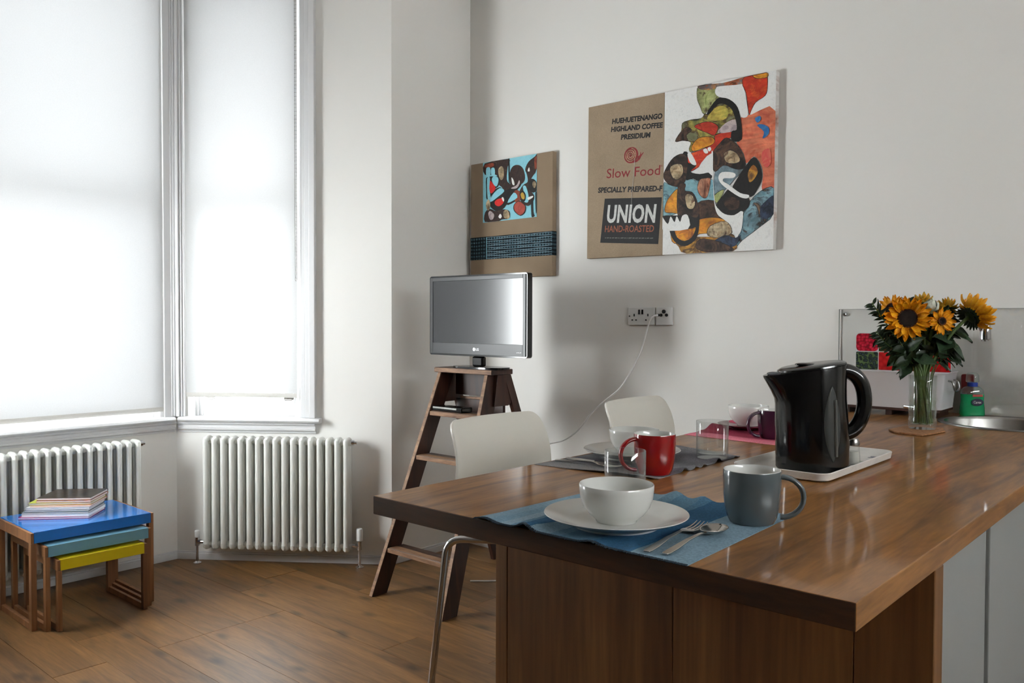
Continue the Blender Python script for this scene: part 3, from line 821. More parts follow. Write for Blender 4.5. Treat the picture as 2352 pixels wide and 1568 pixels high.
# media box on the upper tread
t = Thing('media_box', 'small black box with silver front strip lying on the upper ladder tread', 'box', (-2.93, 2.83, 0.8640))
zq = 0.8640
t.part('case', MB().box(-3.005, -2.800, 2.788, 2.862, zq, zq+0.024), M['black_plastic'], bevel=0.004)
t.part('front_strip', MB().box(-2.998, -2.835, 2.7865, 2.7879, zq+0.013, zq+0.021), M['steel'])

# television
t = Thing('television', 'black flat-screen television standing on top of the step ladder', 'television', (-2.785, 2.905, TOPZ+0.0266))
x0, x1, y0, z0, z1 = -3.113, -2.462, 2.872, 1.133, 1.526
outl = []
for cx_, cz_, a0 in ((x1-0.012, z1-0.012, 0), (x0+0.012, z1-0.012, 90), (x0+0.012, z0+0.012, 180), (x1-0.012, z0+0.012, 270)):
    for k in range(5): outl.append((cx_+0.012*math.cos(math.radians(a0+k*22.5)), cz_+0.012*math.sin(math.radians(a0+k*22.5))))
t.part('casing', MB().prism(outl, lambda a, b, q: (a, q, b), y0, y0+0.034), M['black_plastic'], bevel=0.003, smooth=40)
M['bezel'] = plain('satin_grey_bezel', (26,27,29), 0.35, var=0.05)
M['screen'] = plain('television_screen', (24,25,28), 0.17, var=0.02, spec=0.7)
sx0, sx1, sz0, sz1 = x0+0.026, x1-0.026, z0+0.062, z1-0.026
fr = MB().box(x0+0.008, sx0, y0-0.004, y0-0.0002, z0+0.008, z1-0.008).box(sx1, x1-0.008, y0-0.004, y0-0.0002, z0+0.008, z1-0.008)
fr.box(sx0, sx1, y0-0.004, y0-0.0002, sz1, z1-0.008).box(sx0, sx1, y0-0.004, y0-0.0002, z0+0.008, sz0)
bz = t.part('bezel', fr, M['bezel'], bevel=0.001)
t.part('screen', MB().box(sx0+0.0004, sx1-0.0004, y0-0.0015, y0-0.0003, sz0+0.0004, sz1-0.0004), M['screen'])
M['silver_print'] = plain('silver_print', (190,190,192), 0.35, 0.3)
def rz(ang): return Matrix.Rotation(ang, 4, 'Z')
t.part('rear_bulge', MB().box(-2.98, -2.59, y0+0.0345, y0+0.062, 1.20, 1.45), M['matte_black'], bevel=0.012)
t.part('neck', MB().box(-2.825, -2.755, y0+0.010, y0+0.040, TOPZ+0.036, z0-0.0006), M['black_plastic'], bevel=0.008)
def foot(u, v, q): return (-2.785 + u*0.165, 2.905 + v*0.068, q)
pl = [(math.copysign(abs(math.cos(a))**0.7, math.cos(a)), math.copysign(abs(math.sin(a))**0.7, math.sin(a))) for a in [2*math.pi*k/40 for k in range(40)]]
t.part('foot', MB().prism(pl, foot, TOPZ+0.0268, TOPZ+0.0355), M['black_plastic'], smooth=40)
TV = t; TVBEZ = bz; TVBOX = (x0, x1, y0, z0, z1)

# ================================================================== BAR STOOLS
M['shell'] = plain('cream_plastic_shell', (228,224,214), 0.24, var=0.012, coat=0.35)
def stool_proto(label):
    t = Thing('bar_stool', label, 'bar stool', (0,0,0), group='two cream bar stools along the bar')
    prof = [(0.205,0.668,0.190),(0.200,0.687,0.197),(0.175,0.699,0.203),(0.08,0.694,0.208),(-0.04,0.689,0.211),(-0.13,0.693,0.213),(-0.180,0.712,0.216),(-0.207,0.748,0.219),(-0.220,0.795,0.219),(-0.228,0.840,0.215),(-0.235,0.900,0.210),(-0.246,0.942,0.207),(-0.260,0.972,0.203),(-0.270,0.989,0.198),(-0.279,1.000,0.190),(-0.285,1.0065,0.180),(-0.289,1.010,0.168)]
    def cr(p0,p1,p2,p3,t_): return tuple(0.5*((2*b)+(-a+c)*t_+(2*a-5*b+4*c-d)*t_*t_+(-a+3*b-3*c+d)*t_**3) for a,b,c,d in zip(p0,p1,p2,p3))
    fine = []
    for i in range(len(prof)-1):
        p0 = prof[max(i-1,0)]; p3 = prof[min(i+2,len(prof)-1)]
        for k in range(4): fine.append(cr(p0, prof[i], prof[i+1], p3, k/4))
    fine.append(prof[-1])
    nu = len(fine); nv = 21
    def surf(u, v):
        x, z, w = fine[min(nu-1, int(round(u*(nu-1))))]
        y = (v*2-1)
        k = 0.018*y*y
        up = max(0.0, min(1.0, (z-0.71)/0.17))
        return (x + k*up, y*w, z + 0.012*(abs(y)**3)*(1-up))
    mb = MB().grid(surf, nu, nv)
    sh = t.part('seat_shell', mb, M['shell'], smooth=60, local=True)
    so = sh.modifiers.new('thickness', 'SOLIDIFY'); so.thickness = 0.009; so.offset = 0.0
    bv = sh.modifiers.new('bevel', 'BEVEL'); bv.width = 0.003; bv.segments = 2; bv.limit_method = 'ANGLE'; bv.angle_limit = math.radians(60)
    for sx, fx, tx in ((-1, -0.305, -0.262), (1, 0.240, 0.170)):
        for sy in (-1, 1):
            top = Vector((tx*0.35, sy*0.09, 0.668)); bend = Vector((tx, sy*0.205, 0.668)); ft = Vector((fx, sy*0.262, 0.0))
            d1 = (top-bend).normalized(); d2 = (ft-bend).normalized()
            pts = [top]
            a = bend + d1*0.05; b = bend + d2*0.05
            for k in range(9):
                q = k/8; pts.append((1-q)**2*a + 2*q*(1-q)*bend + q*q*b)
            pts.append(Vector((ft.x, ft.y, 0.012)))
            lg = t.part('leg', MB().tube(pts, 0.0105, 14), M['chrome'], smooth=50, local=True)
            t.part('foot_cap', MB().tube([(ft.x, ft.y, 0.0006), (ft.x, ft.y, 0.014)], 0.0125, 12), M['white_plastic'], smooth=40, parent=lg, local=True)
    t.part('seat_mount', MB().box(-0.10, 0.085, -0.10, 0.10, 0.6650, 0.676), M['white_plastic'], bevel=0.002, local=True)
    return t
s1 = stool_proto('cream bar stool with chrome legs, in front of the step ladder')
s1.o.location = (-1.487, 1.888, 0)
s2 = copy_tree(s1.o); s2.location = (-1.487, 2.665, 0)
s2['label'] = 'cream bar stool farther back, below the wall sockets'
# ================================================================== WALL PICTURES
BIG_ART = [
    ('white', 0, [(0.44,0.767),(0.998,0.767),(0.998,-0.0),(0.435,0.003)]),
    ('coral', 1, [(0.835,0.586),(0.888,0.595),(1.001,0.593),(1.0,0.264),(0.943,0.259),(0.946,0.323),(0.936,0.37),(0.903,0.411),(0.867,0.384),(0.855,0.426),(0.818,0.483),(0.84,0.492)]),
    ('teal', 1, [(0.9,0.23),(0.943,0.26),(1.0,0.264),(0.998,0.153),(0.933,0.1),(0.854,0.047),(0.817,0.01),(0.81,0.025),(0.847,0.094),(0.859,0.175),(0.879,0.203)]),
    ('navy', 1, [(0.956,0.208),(1.0,0.232),(0.998,0.153),(0.945,0.134),(0.935,0.181)]),
    ('olive', 1, [(0.629,0.767),(0.713,0.755),(0.714,0.719),(0.73,0.695),(0.688,0.657),(0.655,0.632),(0.634,0.672),(0.618,0.717)]),
    ('rust', 1, [(0.629,0.769),(0.746,0.757),(0.848,0.765),(0.903,0.766),(0.885,0.74),(0.81,0.737),(0.733,0.745),(0.693,0.737),(0.633,0.748)]),
    ('vermilion', 1, [(0.849,0.763),(0.934,0.767),(0.955,0.764),(0.959,0.704),(0.949,0.667),(0.905,0.644),(0.886,0.613),(0.877,0.596),(0.868,0.639),(0.86,0.693),(0.845,0.724)]),
    ('amber', 1, [(0.891,0.765),(0.955,0.764),(0.957,0.744),(0.91,0.747)]),
    ('moss', 2, [(0.682,0.628),(0.721,0.664),(0.754,0.663),(0.793,0.634),(0.814,0.578),(0.818,0.536),(0.717,0.532),(0.712,0.496),(0.684,0.483),(0.596,0.469),(0.582,0.484),(0.59,0.513),(0.547,0.527),(0.508,0.528),(0.539,0.57),(0.545,0.607),(0.587,0.616),(0.642,0.615),(0.66,0.632)]),
    ('gold', 3, [(0.695,0.638),(0.734,0.658),(0.774,0.637),(0.768,0.597),(0.722,0.592),(0.672,0.606)]),
    ('umber', 3, [(0.508,0.528),(0.539,0.57),(0.567,0.585),(0.595,0.569),(0.567,0.548),(0.575,0.522),(0.547,0.527)]),
    ('amber', 3, [(0.596,0.495),(0.63,0.527),(0.684,0.526),(0.711,0.51),(0.704,0.49),(0.658,0.478),(0.603,0.47)]),
    ('vermilion', 3, [(0.608,0.584),(0.649,0.595),(0.689,0.592),(0.726,0.569),(0.723,0.544),(0.707,0.528),(0.673,0.545),(0.636,0.563)]),
    ('lilac', 3, [(0.727,0.537),(0.762,0.574),(0.813,0.584),(0.817,0.537)]),
    ('black', 4, [(0.672,0.636),(0.721,0.691),(0.766,0.686),(0.812,0.651),(0.836,0.592),(0.844,0.493),(0.797,0.492),(0.795,0.534),(0.819,0.539),(0.813,0.584),(0.794,0.633),(0.757,0.661),(0.721,0.664),(0.682,0.628)]),
    ('vermilion', 2, [(0.574,0.46),(0.596,0.464),(0.658,0.475),(0.711,0.497),(0.714,0.529),(0.791,0.534),(0.792,0.508),(0.757,0.498),(0.712,0.444),(0.659,0.408),(0.59,0.378),(0.58,0.405)]),
    ('white', 3, [(0.574,0.46),(0.591,0.465),(0.621,0.412),(0.608,0.406),(0.587,0.423)]),
    ('white', 3, [(0.654,0.47),(0.671,0.474),(0.68,0.454),(0.665,0.453)]),
    ('white', 3, [(0.677,0.475),(0.691,0.478),(0.695,0.465),(0.684,0.459)]),
    ('black', 2, [(0.548,0.464),(0.576,0.467),(0.573,0.424),(0.622,0.405),(0.591,0.378),(0.639,0.362),(0.69,0.363),(0.699,0.337),(0.647,0.327),(0.605,0.344),(0.56,0.349)]),
    ('white', 2, [(0.631,0.39),(0.695,0.449),(0.705,0.352),(0.676,0.37)]),
    ('skyblue', 1, [(0.444,0.335),(0.479,0.329),(0.543,0.317),(0.567,0.35),(0.64,0.331),(0.707,0.327),(0.717,0.228),(0.635,0.219),(0.538,0.196),(0.439,0.186)]),
    ('sienna', 2, [(0.64,0.336),(0.67,0.34),(0.694,0.332),(0.682,0.261),(0.662,0.25),(0.638,0.271),(0.628,0.302)]),
    ('umber', 2, [(0.447,0.37),(0.463,0.412),(0.502,0.454),(0.548,0.465),(0.575,0.436),(0.569,0.351),(0.545,0.318),(0.508,0.318),(0.47,0.337)]),
    ('sand', 3, [(0.481,0.404),(0.509,0.422),(0.545,0.415),(0.553,0.377),(0.528,0.349),(0.5,0.358)]),
    ('amber', 2, [(0.458,0.204),(0.464,0.245),(0.494,0.284),(0.529,0.3),(0.535,0.199),(0.495,0.196)]),
    ('umber', 2, [(0.527,0.324),(0.566,0.323),(0.563,0.293),(0.6,0.283),(0.626,0.244),(0.639,0.191),(0.626,0.159),(0.584,0.174),(0.528,0.181)]),
    ('sand', 3, [(0.566,0.271),(0.6,0.271),(0.618,0.236),(0.608,0.206),(0.576,0.215)]),
    ('umber', 1, [(0.625,0.229),(0.712,0.234),(0.731,0.179),(0.763,0.149),(0.636,0.149)]),
    ('amber', 2, [(0.582,0.116),(0.626,0.15),(0.697,0.16),(0.76,0.147),(0.789,0.124),(0.731,0.089),(0.644,0.088),(0.61,0.071),(0.512,0.051),(0.491,0.096),(0.504,0.119)]),
    ('sand', 3, [(0.697,0.121),(0.776,0.137),(0.803,0.085),(0.751,0.064),(0.685,0.079)]),
    ('ochre', 1, [(0.505,0.077),(0.624,0.076),(0.731,0.071),(0.803,0.079),(0.822,0.048),(0.809,0.001),(0.577,0.001),(0.534,0.035)]),
    ('navy', 3, [(0.712,0.048),(0.771,0.075),(0.822,0.06),(0.847,0.071),(0.823,0.025),(0.771,0.021),(0.726,0.026)]),
    ('umber', 3, [(0.645,0.063),(0.719,0.054),(0.804,0.02),(0.804,0.001),(0.686,0.002),(0.625,0.028)]),
    ('black', 3, [(0.437,0.184),(0.538,0.18),(0.582,0.178),(0.626,0.162),(0.641,0.179),(0.638,0.1),(0.617,0.058),(0.566,0.035),(0.512,0.061),(0.484,0.116),(0.508,0.117),(0.526,0.079),(0.565,0.06),(0.603,0.075),(0.623,0.119),(0.585,0.114),(0.44,0.143)]),
    ('white', 4, [(0.437,0.121),(0.441,0.18),(0.475,0.144),(0.49,0.179),(0.511,0.15),(0.523,0.178),(0.541,0.149),(0.553,0.178),(0.581,0.177),(0.583,0.114)]),
    ('umber', 2, [(0.705,0.451),(0.737,0.488),(0.771,0.509),(0.815,0.479),(0.852,0.426),(0.862,0.367),(0.817,0.365),(0.759,0.389),(0.72,0.364),(0.705,0.385)]),
    ('sand', 3, [(0.758,0.438),(0.79,0.452),(0.825,0.43),(0.838,0.399),(0.81,0.39),(0.771,0.401)]),
    ('steel', 1, [(0.716,0.362),(0.759,0.388),(0.856,0.361),(0.817,0.325),(0.77,0.28),(0.715,0.258)]),
    ('olive', 2, [(0.715,0.258),(0.76,0.28),(0.754,0.254),(0.726,0.221)]),
    ('black', 3, [(0.86,0.367),(0.903,0.408),(0.935,0.365),(0.943,0.312),(0.924,0.268),(0.894,0.235),(0.838,0.252),(0.802,0.278),(0.827,0.324)]),
    ('ochre', 4, [(0.877,0.342),(0.901,0.374),(0.923,0.343),(0.905,0.31),(0.884,0.301)]),
    ('black', 3, [(0.726,0.212),(0.761,0.257),(0.799,0.287),(0.844,0.246),(0.883,0.23),(0.881,0.191),(0.828,0.161),(0.762,0.17)]),
    ('umber', 4, [(0.761,0.224),(0.8,0.244),(0.838,0.223),(0.833,0.189),(0.788,0.186)]),
    ('white', 5, [(0.735,0.34),(0.753,0.358),(0.804,0.351),(0.819,0.338),(0.805,0.326),(0.763,0.329),(0.759,0.316),(0.786,0.299),(0.841,0.257),(0.883,0.244),(0.876,0.23),(0.838,0.24),(0.78,0.28),(0.744,0.312)]),
    ('white', 3, [(0.697,0.446),(0.705,0.451),(0.707,0.354),(0.719,0.227),(0.737,0.195),(0.769,0.169),(0.814,0.161),(0.855,0.175),(0.851,0.098),(0.833,0.07),(0.812,0.078),(0.796,0.119),(0.763,0.146),(0.731,0.173),(0.715,0.228),(0.706,0.337)]),
    ('white', 3, [(0.733,0.744),(0.826,0.733),(0.85,0.715),(0.862,0.663),(0.873,0.598),(0.857,0.585),(0.838,0.595),(0.821,0.641),(0.779,0.68),(0.73,0.697),(0.711,0.719),(0.716,0.739)]),
    ('cobalt', 3, [(0.916,0.542),(0.938,0.545),(0.969,0.526),(0.968,0.497),(0.942,0.483),(0.947,0.512)]),
    ('cobalt', 3, [(0.905,0.575),(0.928,0.582),(0.932,0.565),(0.916,0.555)]),
    ('rose', 2, [(0.943,0.427),(0.975,0.434),(0.982,0.376),(0.959,0.356),(0.94,0.387)]),
]
SMALL_ART = [
    ('skyblue2', 0, [(0.111,0.658),(0.506,0.655),(0.506,0.308),(0.111,0.32)]),
    ('umber2', 1, [(0.111,0.651),(0.291,0.655),(0.286,0.611),(0.279,0.544),(0.303,0.515),(0.342,0.5),(0.328,0.473),(0.264,0.473),(0.242,0.504),(0.22,0.52),(0.209,0.564),(0.19,0.58),(0.112,0.588)]),
    ('sand', 2, [(0.216,0.605),(0.237,0.621),(0.255,0.605),(0.256,0.558),(0.238,0.544),(0.221,0.568)]),
    ('rust2', 2, [(0.115,0.643),(0.175,0.646),(0.179,0.627),(0.119,0.627)]),
    ('skyblue2', 2, [(0.124,0.623),(0.153,0.622),(0.155,0.579),(0.125,0.578)]),
    ('skyblue2', 2, [(0.162,0.617),(0.186,0.616),(0.189,0.58),(0.163,0.581)]),
    ('black', 2, [(0.291,0.655),(0.3,0.655),(0.302,0.521),(0.294,0.532)]),
    ('umber2', 1, [(0.305,0.515),(0.302,0.578),(0.327,0.611),(0.369,0.611),(0.401,0.585),(0.413,0.537),(0.398,0.511),(0.349,0.494),(0.315,0.501)]),
    ('white', 2, [(0.315,0.55),(0.331,0.532),(0.337,0.506),(0.321,0.513)]),
    ('lilac', 2, [(0.314,0.493),(0.353,0.504),(0.37,0.528),(0.376,0.514),(0.356,0.488),(0.321,0.487)]),
    ('umber2', 1, [(0.414,0.583),(0.438,0.621),(0.482,0.643),(0.501,0.653),(0.501,0.576),(0.453,0.522),(0.45,0.471),(0.48,0.432),(0.468,0.401),(0.44,0.383),(0.406,0.394),(0.381,0.418),(0.37,0.46),(0.398,0.498),(0.432,0.514),(0.425,0.556)]),
    ('rust2', 2, [(0.479,0.63),(0.499,0.64),(0.498,0.582),(0.483,0.579)]),
    ('black', 2, [(0.44,0.518),(0.47,0.525),(0.497,0.501),(0.495,0.461),(0.47,0.451),(0.443,0.472)]),
    ('sand', 3, [(0.468,0.507),(0.483,0.51),(0.492,0.494),(0.483,0.475),(0.47,0.484)]),
    ('white', 2, [(0.432,0.571),(0.442,0.59),(0.447,0.569)]),
    ('skyblue2', 2, [(0.398,0.488),(0.42,0.49),(0.44,0.432),(0.433,0.402),(0.405,0.41),(0.416,0.424)]),
    ('white', 3, [(0.433,0.427),(0.467,0.434),(0.47,0.426),(0.44,0.415)]),
    ('vermilion2', 2, [(0.15,0.55),(0.176,0.531),(0.196,0.502),(0.162,0.477),(0.148,0.508)]),
    ('black', 1, [(0.122,0.565),(0.15,0.572),(0.176,0.571),(0.223,0.562),(0.22,0.515),(0.195,0.5),(0.162,0.464),(0.127,0.447),(0.123,0.501)]),
    ('skyblue2', 2, [(0.13,0.561),(0.153,0.566),(0.148,0.508),(0.156,0.465),(0.136,0.448)]),
    ('skyblue2', 2, [(0.176,0.569),(0.209,0.564),(0.218,0.542),(0.206,0.514),(0.187,0.519),(0.168,0.548)]),
    ('black', 1, [(0.155,0.417),(0.173,0.484),(0.228,0.506),(0.271,0.483),(0.37,0.509),(0.381,0.495),(0.314,0.446),(0.265,0.389),(0.211,0.373),(0.169,0.392)]),
    ('skyblue2', 2, [(0.158,0.43),(0.173,0.468),(0.228,0.5),(0.262,0.481),(0.214,0.453)]),
    ('vermilion2', 2, [(0.189,0.424),(0.21,0.44),(0.247,0.441),(0.258,0.419),(0.229,0.401),(0.201,0.406)]),
    ('white', 3, [(0.243,0.444),(0.254,0.447),(0.262,0.431),(0.255,0.423)]),
    ('black', 1, [(0.279,0.404),(0.328,0.473),(0.367,0.435),(0.336,0.413)]),
    ('skyblue2', 2, [(0.286,0.413),(0.332,0.465),(0.359,0.435)]),
    ('rust2', 1, [(0.334,0.467),(0.356,0.477),(0.379,0.459),(0.379,0.418),(0.343,0.412)]),
    ('black', 2, [(0.376,0.46),(0.398,0.47),(0.42,0.444),(0.416,0.414),(0.395,0.409),(0.379,0.434)]),
    ('gold2', 3, [(0.383,0.451),(0.398,0.46),(0.412,0.44),(0.409,0.422),(0.392,0.427)]),
    ('black', 1, [(0.333,0.398),(0.371,0.417),(0.418,0.388),(0.416,0.35),(0.38,0.334),(0.335,0.364)]),
    ('brick2', 2, [(0.338,0.397),(0.371,0.413),(0.413,0.386),(0.409,0.354),(0.378,0.338),(0.341,0.366)]),
    ('umber2', 1, [(0.114,0.321),(0.117,0.376),(0.156,0.391),(0.2,0.375),(0.258,0.38),(0.301,0.365),(0.298,0.326),(0.244,0.324),(0.208,0.312)]),
    ('sand', 2, [(0.258,0.367),(0.283,0.375),(0.301,0.349),(0.298,0.326),(0.262,0.333)]),
    ('lilac', 2, [(0.141,0.366),(0.156,0.38),(0.186,0.356),(0.175,0.331),(0.153,0.333)]),
    ('white', 2, [(0.219,0.342),(0.233,0.357),(0.244,0.342),(0.233,0.331)]),
    ('sand', 2, [(0.124,0.426),(0.144,0.445),(0.157,0.412),(0.145,0.384),(0.128,0.394)]),
    ('black', 1, [(0.457,0.409),(0.47,0.428),(0.474,0.347),(0.484,0.326),(0.464,0.32),(0.459,0.343)]),
    ('black', 2, [(0.487,0.446),(0.495,0.448),(0.497,0.365),(0.491,0.34)]),
]
PAINT = {
 'white': daub('gesso_white', [(222,222,220), (236,236,234), (228,226,222)], 60),
 'coral': daub('coral_paint', [(206,98,66), (222,128,96), (214,110,80), (196,92,70)], 12, wash=0.22),
 'teal': daub('teal_paint', [(60,76,88), (112,160,176), (140,176,188), (56,52,54), (150,118,92)], 11, wash=0.60),
 'navy': daub('navy_paint', [(26,32,44), (52,66,92), (34,34,38)], 22, wash=0.60),
 'olive': daub('olive_paint', [(84,92,52), (150,160,96), (176,182,120), (96,84,56)], 13, wash=0.60),
 'rust': daub('rust_paint', [(60,40,32), (176,92,46), (110,110,112), (200,130,60)], 16, wash=0.60),
 'vermilion': daub('vermilion_paint', [(150,36,22), (204,60,28), (186,44,26), (216,90,36)], 13, wash=0.35),
 'amber': daub('amber_paint', [(200,110,26), (228,160,44), (214,132,34), (150,84,40)], 14, wash=0.45),
 'moss': daub('moss_paint', [(58,54,34), (128,130,70), (190,176,84), (96,70,44), (150,150,110)], 10, wash=0.60),
 'gold': daub('gold_paint', [(170,140,60), (206,184,84), (150,150,70)], 15, wash=0.60),
 'umber': daub('umber_paint', [(24,18,16), (52,36,28), (92,64,48), (28,20,18)], 13, wash=0.60),
 'lilac': daub('lilac_paint', [(150,136,140), (196,180,180), (120,104,110)], 20),
 'black': daub('black_paint', [(14,13,13), (28,24,22), (18,16,16)], 20),
 'skyblue': daub('sky_blue_paint', [(86,140,158), (128,184,200), (150,196,206), (70,96,106)], 10, wash=0.35),
 'sienna': daub('sienna_paint', [(92,48,34), (156,92,66), (196,140,110), (80,40,30)], 18, stretch=(2,1,0.6), wash=0.60),
 'sand': daub('sand_paint', [(120,96,70), (186,160,124), (206,186,150), (110,80,60)], 22, wash=0.60),
 'ochre': daub('ochre_paint', [(150,92,34), (204,146,52), (92,62,38), (214,170,92)], 11, wash=0.60),
 'steel': daub('steel_blue_paint', [(96,116,128), (140,164,176), (110,120,124)], 16, wash=0.35),
 'cobalt': daub('cobalt_paint', [(24,84,140), (40,108,168), (70,120,150)], 26),
 'rose': daub('rose_paint', [(206,104,84), (206,78,74), (210,120,92)], 18),
 'skyblue2': daub('light_blue_paint', [(128,192,208), (142,206,220), (134,198,214)], 30),
 'umber2': daub('dark_brown_paint', [(22,16,16), (58,38,32), (40,26,24), (76,56,46)], 24),
 'rust2': daub('rust_brown_paint', [(110,44,30), (150,70,44)], 30),
 'vermilion2': daub('bright_red_paint', [(190,24,24), (214,40,34)], 30),
 'brick2': daub('brick_paint', [(150,58,48), (176,80,66)], 34),
 'gold2': daub('mustard_paint', [(176,132,40), (200,160,60)], 30),
}
M['burlap'] = weave('burlap_canvas', (158,139,117), (182,163,140), 3200, 0.95, 0.08, 0.5, axis=2, fibre=420.0)
M['linen'] = weave('linen_canvas', (140,121,100), (162,143,121), 3200, 0.95, 0.06, 0.4, axis=2, fibre=500.0)
M['print_black'] = plain('black_ink', (26,25,26), 0.7, var=0.25, scale=60)
M['print_red'] = plain('red_ink', (132,32,36), 0.7, var=0.2, scale=60)
M['print_white'] = plain('white_ink', (205,205,202), 0.7, var=0.12, scale=90)
M['print_rust'] = plain('rust_ink', (150,82,58), 0.7, var=0.2, scale=90)
M['print_grey'] = plain('grey_ink', (110,108,104), 0.7, var=0.2, scale=90)

def closed_spline(p, k=4):
    n = len(p); out = []
    for i in range(n):
        a, b, c, d = p[i-1], p[i], p[(i+1) % n], p[(i+2) % n]
        for j in range(k):
            t_ = j/k
            out.append(tuple(0.5*((2*b[q])+(-a[q]+c[q])*t_+(2*a[q]-5*b[q]+4*c[q]-d[q])*t_*t_+(-a[q]+3*b[q]-3*c[q]+d[q])*t_**3) for q in (0,1)))
    return out

def flat_poly(poly, y, th=0.0003, clip=None):
    if clip: poly = [(min(max(p[0], clip[0]), clip[1]), min(max(p[1], clip[2]), clip[3])) for p in poly]
    return MB().prism(poly, lambda a, b, q: (a, q, b), y, y-th)

def text_mesh(s, w, h, bold=0.0, shear=0.0, spacing=1.0):
    """flat lettering scaled to w x h, lower left at the origin, in the XZ plane facing -Y"""
    cu = bpy.data.curves.new('lettering', 'FONT'); cu.body = s; cu.size = 1.0; cu.offset = bold; cu.shear = shear; cu.space_character = spacing
    cu.extrude = 0.0; cu.resolution_u = 3; cu.fill_mode = 'FRONT'
    ob = bpy.data.objects.new('lettering', cu); COL.objects.link(ob)
    dg = bpy.context.evaluated_depsgraph_get(); dg.update()
    me = bpy.data.meshes.new_from_object(ob.evaluated_get(dg))
    bpy.data.objects.remove(ob); bpy.data.curves.remove(cu)
    xs = [v.co.x for v in me.vertices]; ys = [v.co.y for v in me.vertices]
    x0, x1, y0, y1 = min(xs), max(xs), min(ys), max(ys)
    for v in me.vertices:
        v.co = ((v.co.x-x0)/(x1-x0)*w, 0.0, (v.co.y-y0)/(y1-y0)*h)
    me.materials.clear()
    return me
def put_text(parent, s, bl, br, h, y, mat, bold=0.02, shear=0.0, name='lettering', spacing=1.0):
    w = math.hypot(br[0]-bl[0], br[1]-bl[1]); ang = math.atan2(br[1]-bl[1], br[0]-bl[0])
    me = text_mesh(s, w, h, bold, shear, spacing); me.materials.append(mat)
    o = link(name, me, parent); o.location = (bl[0], y, bl[1]); o.rotation_euler = (0, -ang, 0)
    return o

# ---- large canvas
PWd, PH, PT = 0.998, 0.767, 0.034
big = Thing('canvas_painting', 'large canvas, coffee-sack burlap on the left, bright abstract figure on the right', 'painting', (-2.5515, YB-0.0005, 1.6230))
big.o.rotation_euler = (0, 0.0076, 0)
M['canvas_side'] = daub('painted_canvas_edge', [(206,204,200), (220,218,214), (150,100,78)], 5, stretch=(0.2,0.2,1))
big.part('burlap_canvas', MB().box(0, 0.4455, -PT, -0.002, 0, PH), M['burlap'], local=True, bevel=0.002)
big.part('white_canvas', MB().box(0.4459, PWd, -PT, -0.002, 0, PH), M['canvas_side'], local=True, bevel=0.002)
cl = (0.4462, PWd-0.001, 0.001, PH-0.001)
for i, (c, l, p) in enumerate(BIG_ART):
    if l == 0:
        p = [(0.4475, PH-0.001), (PWd-0.001, PH-0.001), (PWd-0.001, 0.001), (0.4465, 0.001)]
    else: p = closed_spline(p, 3)
    y = -PT - 0.0004 - l*0.0006 - i*0.00004
    o = flat_poly(p, y, 0.0003, cl if l else None).build('painted_shape', PAINT[c], big.o)
    if l >= 1 and c not in ('white', 'black', 'coral', 'rust', 'lilac', 'gold', 'navy', 'cobalt', 'rose', 'ochre'):
        q = [(min(max(a_[0], cl[0]+0.002), cl[1]-0.002), min(max(a_[1], cl[2]+0.002), cl[3]-0.002)) for a_ in p]; q.append(q[0])
        wl = [0.0006 + 0.0007*abs(math.sin(k_*0.7+i)) for k_ in range(len(q))]
        MB().tube([(a_[0], y-0.0003, a_[1]) for a_ in q], wl, 6, flat=0.12, up=(0,1,0)).build('brush_outline', PAINT['black'], o)
yk = -PT-0.0005
put_text(big.o, 'HUEHUETENANGO', (0.146,0.661), (0.435,0.645), 0.0265, yk, M['print_black'], 0.045, 0.05)
put_text(big.o, 'HIGHLAND COFFEE', (0.140,0.622), (0.438,0.602), 0.0265, yk, M['print_black'], 0.045, 0.05)
put_text(big.o, 'PRESIDIUM', (0.200,0.576), (0.370,0.565), 0.0265, yk, M['print_black'], 0.045, 0.05)
put_text(big.o, 'Slow Food', (0.117,0.396), (0.426,0.381), 0.047, yk, M['print_red'], 0.005, 0.0)
put_text(big.o, '®', (0.430,0.418), (0.441,0.4175), 0.011, yk, M['print_red'], 0.0)
put_text(big.o, 'SPECIALLY PREPARED-F', (0.065,0.328), (0.4405,0.302), 0.028, yk, M['print_black'], 0.045, 0.05)
flat_poly([(0.108,0.296), (0.4385,0.274), (0.422,0.053), (0.083,0.077)], yk).build('printed_panel', M['print_black'], big.o)
yk2 = yk-0.0008
put_text(big.o, 'UNION', (0.121,0.173), (0.405,0.154), 0.091, yk2, M['print_white'], 0.035, 0.05, spacing=1.05)
put_text(big.o, 'HAND-ROASTED', (0.110,0.128), (0.397,0.112), 0.033, yk2, M['print_rust'], 0.015, 0.05)
mb = MB(); x = 0.112; rg = random.Random(3)
while x < 0.385:
    w = rg.uniform(0.004, 0.02); zz = 0.100 - (x-0.112)*0.062
    mb.box(x, x+w, yk2-0.0002, yk2, zz-0.0025, zz+0.0015); x += w + 0.004
mb.build('faded_small_print', M['print_grey'], big.o)
